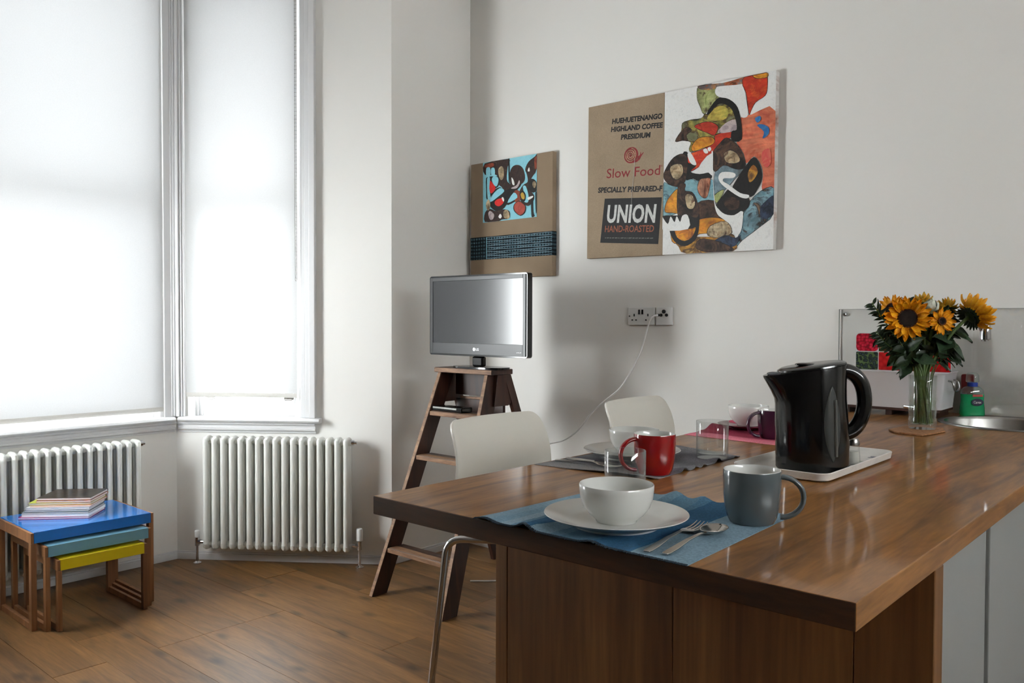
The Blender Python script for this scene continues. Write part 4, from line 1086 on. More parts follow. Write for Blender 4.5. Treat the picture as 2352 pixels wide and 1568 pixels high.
# snail emblem: round shell with a pale spiral, body and horns
cx_, cz_ = 0.262, 0.494
sh = [(cx_+0.041*math.cos(a), cz_+0.039*math.sin(a)) for a in [2*math.pi*k/32 for k in range(32)]]
flat_poly(sh, yk).build('snail_shell_print', M['print_red'], big.o)
sp = MB()
sp.tube([(cx_-0.004+(0.004+0.030*k/44)*math.cos(k*0.46), yk2, cz_+(0.004+0.030*k/44)*math.sin(k*0.46)) for k in range(45)], 0.0021, 6, flat=0.12, up=(0,1,0))
sp.build('spiral_print', PAINT['sand'], big.o)
body = [(0.268,0.455), (0.295,0.457), (0.312,0.468), (0.322,0.484), (0.334,0.498), (0.331,0.500), (0.318,0.490), (0.319,0.502), (0.316,0.502), (0.312,0.488), (0.302,0.484), (0.298,0.470)]
flat_poly(body, yk).build('snail_body_print', M['print_red'], big.o)
# loose white thread hanging over the burlap
big.part('loose_thread', MB().tube([(0.285,-PT-0.003,0.475), (0.280,-PT-0.002,0.40), (0.272,-PT-0.003,0.33), (0.268,-PT-0.002,0.255)], 0.0009, 5), M['print_white'], local=True)

# ---- small canvas
sm = Thing('canvas_painting', 'small linen canvas with a light-blue abstract square and a woven dark band, above the television', 'painting', (-3.3805, YB-0.0005, 1.5435))
SW, SH_ = 0.604, 0.657
sm.part('linen_canvas', MB().box(0, SW, -0.036, -0.002, 0, SH_), M['linen'], local=True, bevel=0.002)
for i, (c, l, p) in enumerate(SMALL_ART):
    if l == 0: p = [(0.097,0.6565), (0.4955,0.6565), (0.4955,0.3195), (0.097,0.3175)]
    else: p = closed_spline(p, 3)
    flat_poly(p, -0.0365-l*0.0006-i*0.00004, 0.0003, (0.097, 0.4955, 0.318, 0.6563) if l else None).build('painted_shape', PAINT[c], sm.o)
M['band'] = weave('woven_blue_black_band', (14,20,26), (84,116,128), 320, 0.85, 0.35, 0.8, axis=2)
sm.part('woven_band', MB().box(-0.0012, SW+0.0012, -0.0378, -0.0012, 0.109, 0.237), M['band'], local=True, bevel=0.001)
for z in [0.116+0.0115*k for k in range(11)]:
    mbx = MB().tube([(0.128+ (SW-0.13)*k/12, -0.0382, z+0.0018*math.sin(k*1.3+z*300)) for k in range(13)], 0.0016, 5)
    mbx.build('band_thread', PAINT['steel'], sm.o)
sm.part('band_seam', MB().box(0.1255, 0.1275, -0.0392, -0.0379, 0.112, 0.234), PAINT['skyblue2'], local=True)

# ---- television badge
x0, x1, y0, z0, z1 = TVBOX
bx, bzz, by = -2.786, z0+0.034, y0-0.0043
b_ = TV.base
mb = MB().prism([(bx-0.010+0.0085*math.cos(a), bzz+0.0085*math.sin(a)) for a in [2*math.pi*k/20 for k in range(20)]], lambda a, b, q: (a, q, b), by, by-0.0008)
TV.part('badge_disc', mb, M['silver_print'], parent=TVBEZ)
o = put_text(TV.o, 'LG', (bx+0.002-b_[0], bzz-0.006-b_[2]), (bx+0.021-b_[0], bzz-0.006-b_[2]), 0.012, by-0.0006-b_[1], M['silver_print'], 0.02, name='badge_lettering')
mb = MB()
for k in range(4): mb.box(x1-0.062+k*0.008, x1-0.058+k*0.008, by-0.0006, by, bzz-0.010, bzz-0.0085+0.001*(k % 2))
TV.part('control_marks', mb, M['silver_print'], parent=TVBEZ)

# ================================================================== SOCKETS AND CABLE
M['plate'] = plain('brushed_socket_plate', (226,226,224), 0.35, 0.1, var=0.02)
M['slot'] = plain('dark_slot', (14,14,15), 0.6)
t = Thing('wall_socket', 'brushed double power socket on the wall below the large canvas', 'socket', (-2.239, YB, 1.286))
yw = YB
fp = t.part('faceplate', MB().box(-2.3146, -2.1626, yw-0.011, yw-0.0005, 1.2866, 1.3726), M['plate'], bevel=0.002)
for sx in (-2.278, -2.199):
    for dx, dz, w, h in ((0, 0.012, 0.006, 0.012), (-0.011, -0.012, 0.009, 0.006), (0.011, -0.012, 0.009, 0.006)):
        t.part('pin_slot', MB().box(sx+dx-w/2, sx+dx+w/2, yw-0.0116, yw-0.0111, 1.3225+dz-h/2, 1.3225+dz+h/2), M['slot'], parent=fp)
for sx in (-2.248, -2.229):
    t.part('rocker_switch', MB().box(sx-0.0055, sx+0.0055, yw-0.0150, yw-0.0112, 1.338, 1.362), M['chrome'], bevel=0.001, parent=fp)
for sx in (-2.305, -2.172):
    t.part('fixing_screw', MB().tube([(sx, yw-0.011, 1.3295), (sx, yw-0.0122, 1.3295)], 0.0032, 10), M['slot'], parent=fp)
t = Thing('wall_socket', 'square aerial socket with a white cable plugged in, right of the power socket', 'socket', (-2.109, YB, 1.286))
fp = t.part('faceplate', MB().box(-2.1535, -2.0645, yw-0.011, yw-0.0005, 1.2866, 1.3726), M['plate'], bevel=0.002)
for sx, sz, r in ((-2.109, 1.351, 0.0095), (-2.124, 1.334, 0.0075), (-2.094, 1.334, 0.0075)):
    t.part('aerial_jack', MB().tube([(sx, yw-0.0108, sz), (sx, yw-0.016, sz)], r, 14).tube([(sx, yw-0.0161, sz), (sx, yw-0.0185, sz)], r*0.5, 10), M['slot'], smooth=40, parent=fp)
cab = [(-2.124,3.455,1.334), (-2.128,3.440,1.334), (-2.140,3.425,1.330), (-2.152,3.418,1.318), (-2.164,3.415,1.290), (-2.189,3.395,1.174), (-2.230,3.37,1.069), (-2.279,3.35,0.983), (-2.354,3.33,0.917), (-2.425,3.32,0.855), (-2.49,3.30,0.769), (-2.556,3.28,0.715), (-2.623,3.26,0.691), (-2.70,3.20,0.67), (-2.74,3.15,0.60), (-2.75,3.12,0.3), (-2.76,3.10,0.02), (-2.80,3.05,0.0042), (-2.90,2.95,0.0042)]
def open_spline(p, k=5):
    out = []
    for i in range(len(p)-1):
        a, b, c, d = p[max(i-1,0)], p[i], p[i+1], p[min(i+2,len(p)-1)]
        for j in range(k):
            t_ = j/k
            out.append(tuple(0.5*((2*b[q])+(-a[q]+c[q])*t_+(2*a[q]-5*b[q]+4*c[q]-d[q])*t_*t_+(-a[q]+3*b[q]-3*c[q]+d[q])*t_**3) for q in range(3)))
    out.append(p[-1]); return out
t = Thing('aerial_cable', 'thin white cable hanging from the aerial socket down behind the stool', 'cable', (-2.124, 3.455, 1.334))
t.part('cable', MB().tube(open_spline(cab), 0.0042, 8), M['white_plastic'], smooth=60)
t.part('plug', MB().tube([(-2.124,3.4565,1.334), (-2.124,3.438,1.334)], 0.006, 12), M['slot'], smooth=40)
# ================================================================== TABLE SETTINGS
RV = Vector((0.747, 0.665, 0)); FV = Vector((-0.665, 0.747, 0))     # across and along the bar as one looks at it
def placemat(name, label, mat, corners, fold=None, amp=0.004, seed=1, n=46, fringe=None, wave=None):
    """woven mat lying on the worktop: corners p00, p10, p11, p01; wave(u, v) -> extra height"""
    c = [Vector((p[0], p[1], 0)) for p in corners]
    ctr = (c[0]+c[1]+c[2]+c[3])/4
    t = Thing(name, label, 'placemat', (ctr.x, ctr.y, ZT))
    def pos(u, v):
        p = c[0]*(1-u)*(1-v) + c[1]*u*(1-v) + c[2]*u*v + c[3]*(1-u)*v
        h = wave(u, v) if wave else 0.0
        return (p.x-ctr.x, p.y-ctr.y, 0.0012 + h)
    top = [[pos(i/(n-1), j/(n-1)) for j in range(n)] for i in range(n)]
    mb = MB(); th = 0.0018
    v = [q for row in top for q in row] + [(q[0], q[1], q[2]-th if q[2] > 0.003 else 0.0003) for row in top for q in row]
    f = []; nn = n*n
    for i in range(n-1):
        for j in range(n-1):
            a, b, c2, d = i*n+j, (i+1)*n+j, (i+1)*n+j+1, i*n+j+1
            f.append((a, b, c2, d)); f.append((a+nn, d+nn, c2+nn, b+nn))
    rimi = [(i, 0) for i in range(n)] + [(n-1, j) for j in range(1, n)] + [(i, n-1) for i in range(n-2, -1, -1)] + [(0, j) for j in range(n-2, 0, -1)]
    ids = [i*n+j for i, j in rimi]
    for k in range(len(ids)):
        a, b = ids[k], ids[(k+1) % len(ids)]
        f.append((a, a+nn, b+nn, b))
    mb.add(v, f)
    t.part('cloth', mb, mat, smooth=50, local=True)
    if fringe:
        mf = MB(); rg = random.Random(seed)
        side, cnt, ln, fm = fringe
        for s_ in side:
            for k in range(cnt):
                q = (k+rg.uniform(0.2, 0.8))/cnt
                u, v_ = {'v0': (q, 0), 'v1': (q, 1), 'u0': (0, q), 'u1': (1, q)}[s_]
                p = Vector(pos(u, v_)); out = {'v0': Vector(pos(u, 0))-Vector(pos(u, .05)), 'v1': Vector(pos(u, 1))-Vector(pos(u, .95)), 'u0': Vector(pos(0, v_))-Vector(pos(.05, v_)), 'u1': Vector(pos(1, v_))-Vector(pos(.95, v_))}[s_]
                out.z = 0; out.normalize()
                e = p + out*ln*rg.uniform(0.6, 1.1); e.z = max(0.0012, p.z-0.0006)
                mf.tube([p-out*0.002, (p+e)/2, e], [0.0012, 0.0012, 0.0007], 4)
        fo = t.part('fringe', mf, fm, local=True)
        fo['kind'] = 'stuff'
    return t
def g(x, m, s): return math.exp(-((x-m)/s)**2)
M['mat_blue'] = weave('blue_woven_cotton', (120,150,168), (158,182,196), 2400, 0.95, 0.06, 0.35, stripes=[(0.0,(140,170,190)),(0.10,(128,160,182)),(0.15,(152,178,194)),(0.20,(96,134,158)),(0.225,(16,84,126)),(0.29,(20,88,130)),(0.31,(140,168,186)),(0.40,(110,144,166)),(0.45,(84,124,150)),(0.56,(66,112,144)),(0.60,(14,80,122)),(0.74,(20,90,134)),(0.76,(136,164,182)),(1.0,(124,152,170))], axis=0)
def blue_coord(m):   # stripes run across the mat: remap object x (-0.21..0.21) to 0..1
    nt = m.node_tree
    for n_ in nt.nodes:
        if n_.type == 'MATH' and n_.operation == 'MULTIPLY_ADD':
            src = n_.inputs[2].links[0].from_socket
            mr = N(nt, 'ShaderNodeMapRange'); mr.inputs[1].default_value = -0.215; mr.inputs[2].default_value = 0.215
            nt.links.new(src, mr.inputs[0]); nt.links.new(mr.outputs[0], n_.inputs[2])
            return
blue_coord(M['mat_blue'])
M['fringe_dark'] = plain('dark_blue_fringe', (30,44,56), 0.9, var=0.3)
def wave_blue(u, v):
    h = 0.010*g(u, 0.27, 0.04)*g(v, 0.0, 0.14) + 0.005*g(u, 0.06, 0.05)*g(v, 0, 0.12) + 0.005*g(u, 0.60, 0.045)*g(v, 0, 0.10)
    h += 0.012*g(u, 0.40, 0.05)*g(v, 1.0, 0.13) + 0.010*g(u, 0.55, 0.045)*g(v, 1.0, 0.10) + 0.006*g(u, 0.70, 0.06)*g(v, 1.0, 0.10)
    return h
placemat('placemat', 'blue striped woven placemat at the front edge of the bar', M['mat_blue'], [(-1.004,1.0335), (-0.588,1.0335), (-0.603,1.428), (-0.990,1.420)], wave=wave_blue, fringe=(('v0',), 190, 0.0060, M['fringe_dark']))
M['mat_grey'] = weave('grey_woven_cotton', (104,102,106), (140,138,142), 900, 0.95, 0.1, 0.35, stripes=[(0.0,(150,148,150)),(0.12,(140,140,142)),(0.2,(104,100,106)),(0.32,(96,92,100)),(0.4,(136,136,140)),(0.55,(112,112,116)),(0.7,(124,122,130)),(0.85,(96,94,102)),(1.0,(132,130,134))], axis=1)
blue_coord(M['mat_grey'])
def wave_grey(u, v):
    h = 0.0
    for q, a, s in ((0.32, 0.010, 0.028), (0.45, 0.007, 0.024), (0.54, 0.006, 0.022), (0.72, 0.012, 0.028), (0.94, 0.004, 0.02)):
        h += a*g(v, q, s)*g(u, 1.0, 0.10)
    h += 0.008*g(v, 1.0, 0.05)*g(u, 0.25, 0.5)
    h += 0.007*g(v, 0.0, 0.045)*g(u, 0.75, 0.35)
    return h
placemat('placemat', 'grey woven placemat under the red mug', M['mat_grey'], [(-1.280,1.520), (-0.962,1.548), (-0.970,1.965), (-1.262,1.985)], wave=wave_grey)
M['mat_pink'] = weave('pink_woven_cotton', (216,108,132), (240,164,178), 1400, 0.95, 0.1, 0.5, stripes=[(0.0,(236,146,162)),(0.16,(226,118,140)),(0.24,(150,18,58)),(0.45,(126,14,50)),(0.6,(158,22,64)),(0.72,(204,96,118)),(1.0,(212,116,134))], axis=1)
blue_coord(M['mat_pink'])
def wave_pink(u, v):
    return 0.020*g(v, 0.42, 0.09)*g(u, 0.0, 0.22) + 0.020*g(v, 0.72, 0.10)*g(u, 0.02, 0.28) + 0.006*g(v, 0.1, 0.07)*g(u, 0.25, 0.2) + 0.005*g(v, 0.25, 0.05)*g(u, 0.05, 0.1)
placemat('placemat', 'crumpled pink and crimson woven placemat by the wall', M['mat_pink'], [(-1.283,2.228), (-0.975,2.212), (-0.975,2.625), (-1.272,2.625)], wave=wave_pink)

# ---- crockery
def lathe_thing(name, label, cat, prof, at, mat, segs=64, group=None, smooth=40):
    o = MB().lathe(prof, (0,0,0), segs, cap0=False, cap1=False)
    ob = o.build(name, mat, None, smooth=smooth); ob.location = at
    return tag(ob, label, cat, group)
PLATE = [(0.0005,0.0045),(0.072,0.0045),(0.078,0.0055),(0.100,0.0130),(0.1195,0.0205),(0.1213,0.0218),(0.1205,0.0228),(0.118,0.0224),(0.100,0.0165),(0.082,0.0092),(0.072,0.0075),(0.0005,0.0075)]
PLATE = [(0.0005,0.003),(0.066,0.003),(0.068,0.0),(0.072,0.0),(0.074,0.004),(0.100,0.0125),(0.1195,0.0200),(0.1213,0.0213),(0.1205,0.0223),(0.118,0.0219),(0.100,0.0160),(0.082,0.0092),(0.072,0.0075),(0.0005,0.0075)]
BOWL = [(0.0005,0.003),(0.030,0.003),(0.031,0.0),(0.034,0.0),(0.036,0.004),(0.046,0.012),(0.056,0.025),(0.061,0.040),(0.0625,0.054),(0.0628,0.0615),(0.0618,0.0628),(0.0606,0.0620),(0.0600,0.054),(0.058,0.040),(0.053,0.026),(0.043,0.014),(0.030,0.0085),(0.0005,0.0075)]
zm = ZT + 0.0016
pa = (-0.795, 1.158)
lathe_thing('dinner_plate', 'white dinner plate on the blue placemat', 'plate', PLATE, (pa[0], pa[1], zm), M['ceramic'], group='white dinner plates')
lathe_thing('cereal_bowl', 'white bowl on the plate at the front of the bar', 'bowl', BOWL, (pa[0]+0.002, pa[1]-0.002, zm+0.0078), M['ceramic'], group='white cereal bowls')
pb = (-1.165, 1.765)
lathe_thing('dinner_plate', 'white dinner plate on the grey placemat behind the red mug', 'plate', PLATE, (pb[0], pb[1], zm), M['ceramic'], group='white dinner plates')
lathe_thing('cereal_bowl', 'white bowl behind the red mug', 'bowl', BOWL, (pb[0]+0.004, pb[1]+0.004, zm+0.0078), M['ceramic'], group='white cereal bowls')
pc = (-1.195, 2.475)
lathe_thing('cereal_bowl', 'white bowl on the pink placemat by the wall', 'bowl', BOWL, (pc[0], pc[1], ZT+0.0150), M['ceramic'], group='white cereal bowls')
lathe_thing('dessert_plate', 'crimson side plate under the farthest white bowl', 'plate', [(0.0005,0.003),(0.05,0.003),(0.052,0),(0.055,0.0),(0.058,0.004),(0.093,0.010),(0.0950,0.0115),(0.093,0.0125),(0.056,0.0072),(0.0005,0.0068)], (pc[0], pc[1], ZT+0.0075), plain('crimson_glaze', (120,14,44), 0.2, coat=0.3))

def mug(label, at, mat, ang, h=0.090, r=0.0475, group='stoneware mugs'):
    t = Thing('mug', label, 'mug', (at[0], at[1], zm), group=group)
    k = r/0.0475
    prof = [(0.0005,0.003),(0.030*k,0.003),(0.032*k,0.0),(0.0365*k,0.0006),(0.041*k,0.010),(0.0445*k,0.026),(0.0468*k,0.048),(0.0475*k,0.070),(0.0475*k,h-0.0030),(0.0468*k,h-0.0006)]
    t.part('body', MB().lathe(prof, (0,0,0), 56, cap0=False, cap1=False), mat, smooth=40, local=True)
    inn = [(0.0468*k,h-0.0006),(0.0458*k,h),(0.0446*k,h-0.002),(0.0444*k,0.070),(0.0435*k,0.048),(0.041*k,0.026),(0.036*k,0.012),(0.020*k,0.007),(0.0005,0.0065)]
    t.part('white_interior', MB().lathe(inn, (0,0,0), 56, cap0=False, cap1=False), M['ceramic'], smooth=40, local=True)
    pts = []
    for q in range(15):
        a = math.radians(-96 + 192*q/14)
        pts.append((r*0.90 + 0.0045 + 0.036*k*math.cos(a) if math.cos(a) > 0 else r*0.90+0.0045+0.036*k*math.cos(a)*0.4, 0, h*0.49 + 0.0345*math.sin(a)))
    hd = MB().tube(pts, 0.0072, 12, flat=0.66, up=(1,0,0))
    o = t.part('handle', hd, mat, smooth=60, local=True)
    o.rotation_euler = (0, 0, ang)
    return t
aR = math.atan2(RV.y, RV.x)
M['mug_grey'] = plain('grey_glaze', (84,93,97), 0.18, var=0.05, coat=0.3)
M['mug_red'] = plain('red_glaze', (142,10,14), 0.14, var=0.04, coat=0.4)
M['mug_purple'] = plain('purple_glaze', (62,26,50), 0.16, var=0.05, coat=0.3)
mug('grey mug with a white inside on the corner of the blue placemat', (-0.636, 1.334), M['mug_grey'], aR - 0.18, h=0.0905, r=0.0485)
mug('red mug with a white inside on the grey placemat', (-1.003, 1.612), M['mug_red'], aR + math.pi + 0.25, h=0.0905, r=0.0468)
mug('dark purple mug half hidden by the kettle', (-1.050, 2.335), M['mug_purple'], aR + math.pi + 0.15, h=0.084, r=0.044)

def tumbler(label, at, z):
    prof = [(0.0005,0.0),(0.037,0.0),(0.0385,0.002),(0.0398,0.02),(0.0402,0.092),(0.0395,0.0930),(0.0386,0.092),(0.0382,0.02),(0.036,0.0125),(0.0005,0.0105)]
    return lathe_thing('tumbler', label, 'glass', prof, (at[0], at[1], z), M['tumbler'], 48, 'clear straight tumblers')
tumbler('clear empty tumbler standing behind the front bowl', (-0.905, 1.348), zm)
tumbler('clear empty tumbler on the far corner of the grey placemat', (-1.012, 1.897), zm)

# ---- cutlery
def spoon(label, tail, tip, z):
    """bowl at the tip end"""
    a = Vector((tail[0], tail[1], z)); b = Vector((tip[0], tip[1], z)); L = (b-a).length; d = (b-a).normalized()
    t = Thing('spoon', label, 'spoon', tuple(a), rotz=math.atan2(d.y, d.x))
    bl = 0.060; hl = L-bl
    prof = [(0.0,0.0042,0.0012),(0.006,0.0062,0.0014),(0.03,0.0062,0.003),(hl*0.55,0.0042,0.0075),(hl*0.85,0.0028,0.0085),(hl,0.0032,0.0065)]
    v = []; f = []
    for x, w, zz in prof:
        for i, j in ((-1,0),(1,0),(1,1),(-1,1)): v.append((x, i*w, zz + j*0.0022))
    n_ = len(prof)
    for i in range(n_-1):
        for k in range(4): f.append((i*4+k, i*4+(k+1) % 4, (i+1)*4+(k+1) % 4, (i+1)*4+k))
    f += [(0,3,2,1), tuple((n_-1)*4+k for k in range(4))]
    t.part('handle', MB().add(v, f), M['cutlery'], smooth=60, bevel=0.0006, local=True)
    def bw(u, q):
        rr = u; a_ = 2*math.pi*q
        x = hl-0.002 + bl/2 + bl/2*rr*math.cos(a_); y = 0.0205*rr*math.sin(a_)*(1+0.12*math.cos(a_))
        return (x, y, 0.0018 + 0.0095*rr**2.4)
    bo = t.part('bowl', MB().grid(bw, 9, 33), M['cutlery'], smooth=80, local=True)
    so = bo.modifiers.new('thickness', 'SOLIDIFY'); so.thickness = 0.0012; so.offset = 1.0
    return t
def fork(label, tail, tip, z, name='fork'):
    a = Vector((tail[0], tail[1], z)); b = Vector((tip[0], tip[1], z)); L = (b-a).length; d = (b-a).normalized()
    t = Thing(name, label, name, tuple(a), rotz=math.atan2(d.y, d.x))
    hl = L-0.085
    prof = [(0.0,0.0046,0.0010),(0.006,0.0066,0.0012),(0.03,0.0066,0.0025),(hl*0.6,0.0045,0.0065),(hl,0.0033,0.0070),(hl+0.012,0.0060,0.0055),(hl+0.022,0.0115,0.0035),(hl+0.036,0.0125,0.0022)]
    v = []; f = []
    for x, w, zz in prof:
        for i, j in ((-1,0),(1,0),(1,1),(-1,1)): v.append((x, i*w, zz + j*0.0021))
    n_ = len(prof)
    for i in range(n_-1):
        for k in range(4): f.append((i*4+k, i*4+(k+1) % 4, (i+1)*4+(k+1) % 4, (i+1)*4+k))
    f += [(0,3,2,1), tuple((n_-1)*4+k for k in range(4))]
    t.part('handle', MB().add(v, f), M['cutlery'], smooth=60, bevel=0.0006, local=True)
    for k in range(4):
        y = -0.0102 + 0.0068*k
        t.part('tine', MB().tube([(hl+0.033, y, 0.0030), (hl+0.055, y, 0.0022), (hl+0.072, y*0.96, 0.0042), (hl+0.085, y*0.94, 0.0075)], [0.0022,0.0020,0.0017,0.0008], 6, flat=0.6), M['cutlery'], smooth=50, local=True)
    return t
def knife(label, tail, tip, z):
    a = Vector((tail[0], tail[1], z)); b = Vector((tip[0], tip[1], z)); L = (b-a).length; d = (b-a).normalized()
    t = Thing('table_knife', label, 'knife', tuple(a), rotz=math.atan2(d.y, d.x))
    hl = L*0.45
    hd = MB()
    hd.tube([(0,0,0.0036),(0.004,0,0.0036),(hl*0.5,0,0.0036),(hl,0,0.0034)], [0.0045,0.0062,0.0062,0.0048], 10, flat=0.5)
    t.part('handle', hd, M['cutlery'], smooth=50, local=True)
    out = [(hl-0.002,-0.004),(hl+0.015,-0.007),(L*0.8,-0.0095),(L*0.95,-0.008),(L,0.002),(L*0.97,0.006),(hl+0.01,0.005),(hl-0.002,0.004)]
    t.part('blade', MB().prism(out, lambda p, q, z_: (p, q, z_), 0.0020, 0.0036), M['cutlery'], local=True)
    return t
spoon('dessert spoon lying bowl-up on the blue placemat', (-0.6365,1.052), (-0.6440,1.243), zm+0.0004)
fork('fork lying beside the dessert spoon, nearer the plate', (-0.664,1.046), (-0.6835,1.250), zm+0.0004)
fork('fork lying on the grey placemat in front of the plate', (-1.272,1.592), (-1.085,1.612), zm+0.0004)
knife('table knife lying next to the fork on the grey placemat', (-1.262,1.622), (-1.085,1.642), zm+0.0004)

# ---- kettle on its tray
M['tray'] = daub('floral_melamine', [(214,210,206), (226,222,216), (220,216,212)], 12, 0.3)
M['tray_edge'] = plain('melamine_cream', (196,188,180), 0.35)
tx0, tx1, ty0, ty1 = -0.892, -0.668, 1.755, 2.205
t = Thing('serving_tray', 'small white melamine tray under the kettle', 'tray', ((tx0+tx1)/2, (ty0+ty1)/2, ZT))
def rrect(x0, x1, y0, y1, r, k=6):
    o = []
    for cx_, cy_, a0 in ((x1-r, y1-r, 0), (x0+r, y1-r, 90), (x0+r, y0+r, 180), (x1-r, y0+r, 270)):
        for q in range(k+1):
            a = math.radians(a0+90*q/k); o.append((cx_+r*math.cos(a), cy_+r*math.sin(a)))
    return o
def tray_mesh():
    mb = MB(); rings = []
    spec = [(0.010, 0.0006), (0.003, 0.004), (0.0, 0.019), (0.0015, 0.0205), (0.004, 0.0195), (0.009, 0.0075), (0.016, 0.0036)]
    for ins, z in spec:
        rr = rrect(tx0+ins, tx1-ins, ty0+ins, ty1-ins, 0.028-ins*0.5)
        ring = []
        for x, y in rr:
            zz = z
            if z > 0.005:     # the rim rises at the ends where one takes hold
                e = max(0.0, 1-abs((x-(tx0+tx1)/2))/0.07)
                if min(y-ty0, ty1-y) < 0.03: zz += 0.006*(1-math.cos(math.pi*e))/2*0.0
            ring.append((x, y, ZT+zz))
        rings.append(ring)
    n_ = len(rings[0]); v = [p for r_ in rings for p in r_]; f = []
    for i in range(len(rings)-1):
        for k in range(n_): f.append((i*n_+k, i*n_+(k+1) % n_, (i+1)*n_+(k+1) % n_, (i+1)*n_+k))
    f.append(tuple(range(n_))); f.append(tuple((len(rings)-1)*n_+k for k in range(n_)))
    return mb.add(v, f)
t.part('tray_body', tray_mesh(), M['tray'], smooth=40)
flo = {'blue': plain('print_blue', (28,52,84), 0.3), 'red': plain('print_plum', (120,40,52), 0.3), 'green': plain('print_sage', (150,170,150), 0.3)}
for x, y, r, c in ((-0.700,2.165,0.022,'blue'), (-0.706,1.985,0.016,'red'), (-0.700,2.075,0.018,'green'), (-0.86,1.80,0.02,'blue'), (-0.69,1.80,0.012,'red'), (-0.85,2.16,0.018,'red')):
    pet = [(x + r*(0.8+0.2*math.cos(5*a))*math.cos(a), y + r*(0.8+0.2*math.cos(5*a))*math.sin(a)) for a in [2*math.pi*k/30 for k in range(30)]]
    t.part('printed_flower', MB().prism(pet, lambda p, q, z_: (p, q, z_), ZT+0.0037, ZT+0.0040), flo[c])

kc = Vector((-0.752, 1.884)); kz = ZT+0.0042
kt = Thing('kettle', 'tall black plastic electric kettle standing on the tray', 'kettle', (kc.x, kc.y, kz), rotz=aR)
# local +x is the handle side, -x the spout side; sections are (z, half-width toward spout, toward handle, half-depth)
secs = [(0.0006,0.076,0.076,0.076),(0.006,0.080,0.080,0.080),(0.020,0.0805,0.081,0.080),(0.060,0.0815,0.0800,0.080),(0.110,0.0830,0.0770,0.079),(0.150,0.0835,0.0735,0.078),(0.165,0.0860,0.0725,0.077),(0.190,0.0960,0.0720,0.075),(0.215,0.1065,0.0725,0.072),(0.232,0.1130,0.0730,0.070),(0.240,0.1140,0.0735,0.069)]
n_ = 48; v = []; f = []
for z, a_, b_, c_ in secs:
    for k in range(n_):
        th = 2*math.pi*k/n_; cx_ = math.cos(th); sy = math.sin(th)
        if cx_ >= 0: x = b_*cx_; y = c_*sy
        else:
            base = 0.079
            ex = max(0.0, a_-0.082)                      # the spout draws a narrow beak out of the round body
            beak = max(0.0, (abs(cx_)-0.80)/0.20)
            x = -(min(a_, 0.082)*abs(cx_) + ex*beak**0.8); y = c_*sy
        tip = 0.024*(0.0735-x)/0.187*max(0.0, (z-0.15)/0.09)**1.5 if z > 0.15 else 0.0
        v.append((x, y, z - tip + (0.006 if z > 0.23 else 0.0)*(x+0.11)/0.18))
for i in range(len(secs)-1):
    for k in range(n_): f.append((i*n_+k, i*n_+(k+1) % n_, (i+1)*n_+(k+1) % n_, (i+1)*n_+k))
f.append(tuple(range(n_-1,-1,-1))); f.append(tuple((len(secs)-1)*n_+k for k in range(n_)))
kt.part('body', MB().add(v, f), M['black_plastic'], smooth=35, local=True)
lid = MB()
lv = []
for s_, zz in ((1.0, 0.2405), (0.99, 0.2440), (0.90, 0.2475), (0.50, 0.2490)):
    for k in range(n_):
        th = 2*math.pi*k/n_; x = 0.0765*math.cos(th)*s_ - 0.004; y = 0.068*math.sin(th)*s_
        lv.append((x, y, zz + 0.0060 - 0.128*(0.0735-x)*1.16))
lf = []
for i in range(3):
    for k in range(n_): lf.append((i*n_+k, i*n_+(k+1) % n_, (i+1)*n_+(k+1) % n_, (i+1)*n_+k))
lf.append(tuple(range(n_-1,-1,-1))); lf.append(tuple(3*n_+k for k in range(n_)))
kt.part('lid', lid.add(lv, lf), M['black_plastic'], smooth=35, local=True)
kt.part('lid_button', MB().ellipsoid((-0.020, -0.005, 0.2425), 0.024, 0.016, 0.0040), M['black_plastic'], smooth=60, local=True)
kt.part('spout_filter', MB().ellipsoid((-0.088, 0, 0.2205), 0.018, 0.018, 0.0048), plain('smoky_plastic', (92,94,98), 0.2), smooth=60, local=True)
hp = [(0.060,0,0.228),(0.080,0,0.2265),(0.098,0,0.216),(0.112,0,0.196),(0.118,0,0.168),(0.117,0,0.140),(0.109,0,0.113),(0.096,0,0.094),(0.080,0,0.084),(0.066,0,0.080)]
kt.part('handle', MB().tube(open_spline(hp, 4), 0.0172, 18, flat=0.80, up=(0,1,0)), M['black_plastic'], smooth=60, local=True)
M['gauge'] = plain('grey_water_gauge', (58,60,59), 0.25, var=0.05)
# lens-shaped water gauge on the flank facing the bar stools' far side
def ksec(z):
    for (z0_, a0_, b0_, c0_), (z1_, a1_, b1_, c1_) in zip(secs[:-1], secs[1:]):
        if z0_ <= z <= z1_:
            q_ = (z-z0_)/(z1_-z0_); return b0_+(b1_-b0_)*q_, c0_+(c1_-c0_)*q_
    return secs[-1][2], secs[-1][3]
def gauge(u, q):
    z = 0.030 + 0.168*u; w = 0.27*math.sin(math.pi*u)**0.75
    th = math.radians(-77) + (q-0.5)*2*w
    b2_, c2_ = ksec(z); o_ = 0.0014 if 0.1 < q < 0.9 else 0.0002
    return ((b2_+o_)*math.cos(th), (c2_+o_)*math.sin(th), z)
kt.part('water_gauge', MB().grid(gauge, 24, 9), M['gauge'], smooth=60, local=True)
gt = []
for k_ in range(8):
    z_ = 0.042 + 0.125*k_/7; b2_, c2_ = ksec(z_); a_ = math.radians(-72)
    gt.append(((b2_+0.001)*math.cos(a_), (c2_+0.001)*math.sin(a_), z_))
kt.part('gauge_tube', MB().tube(gt, 0.0042, 8), plain('grey_gauge_rib', (82,83,80), 0.3), smooth=50, local=True)

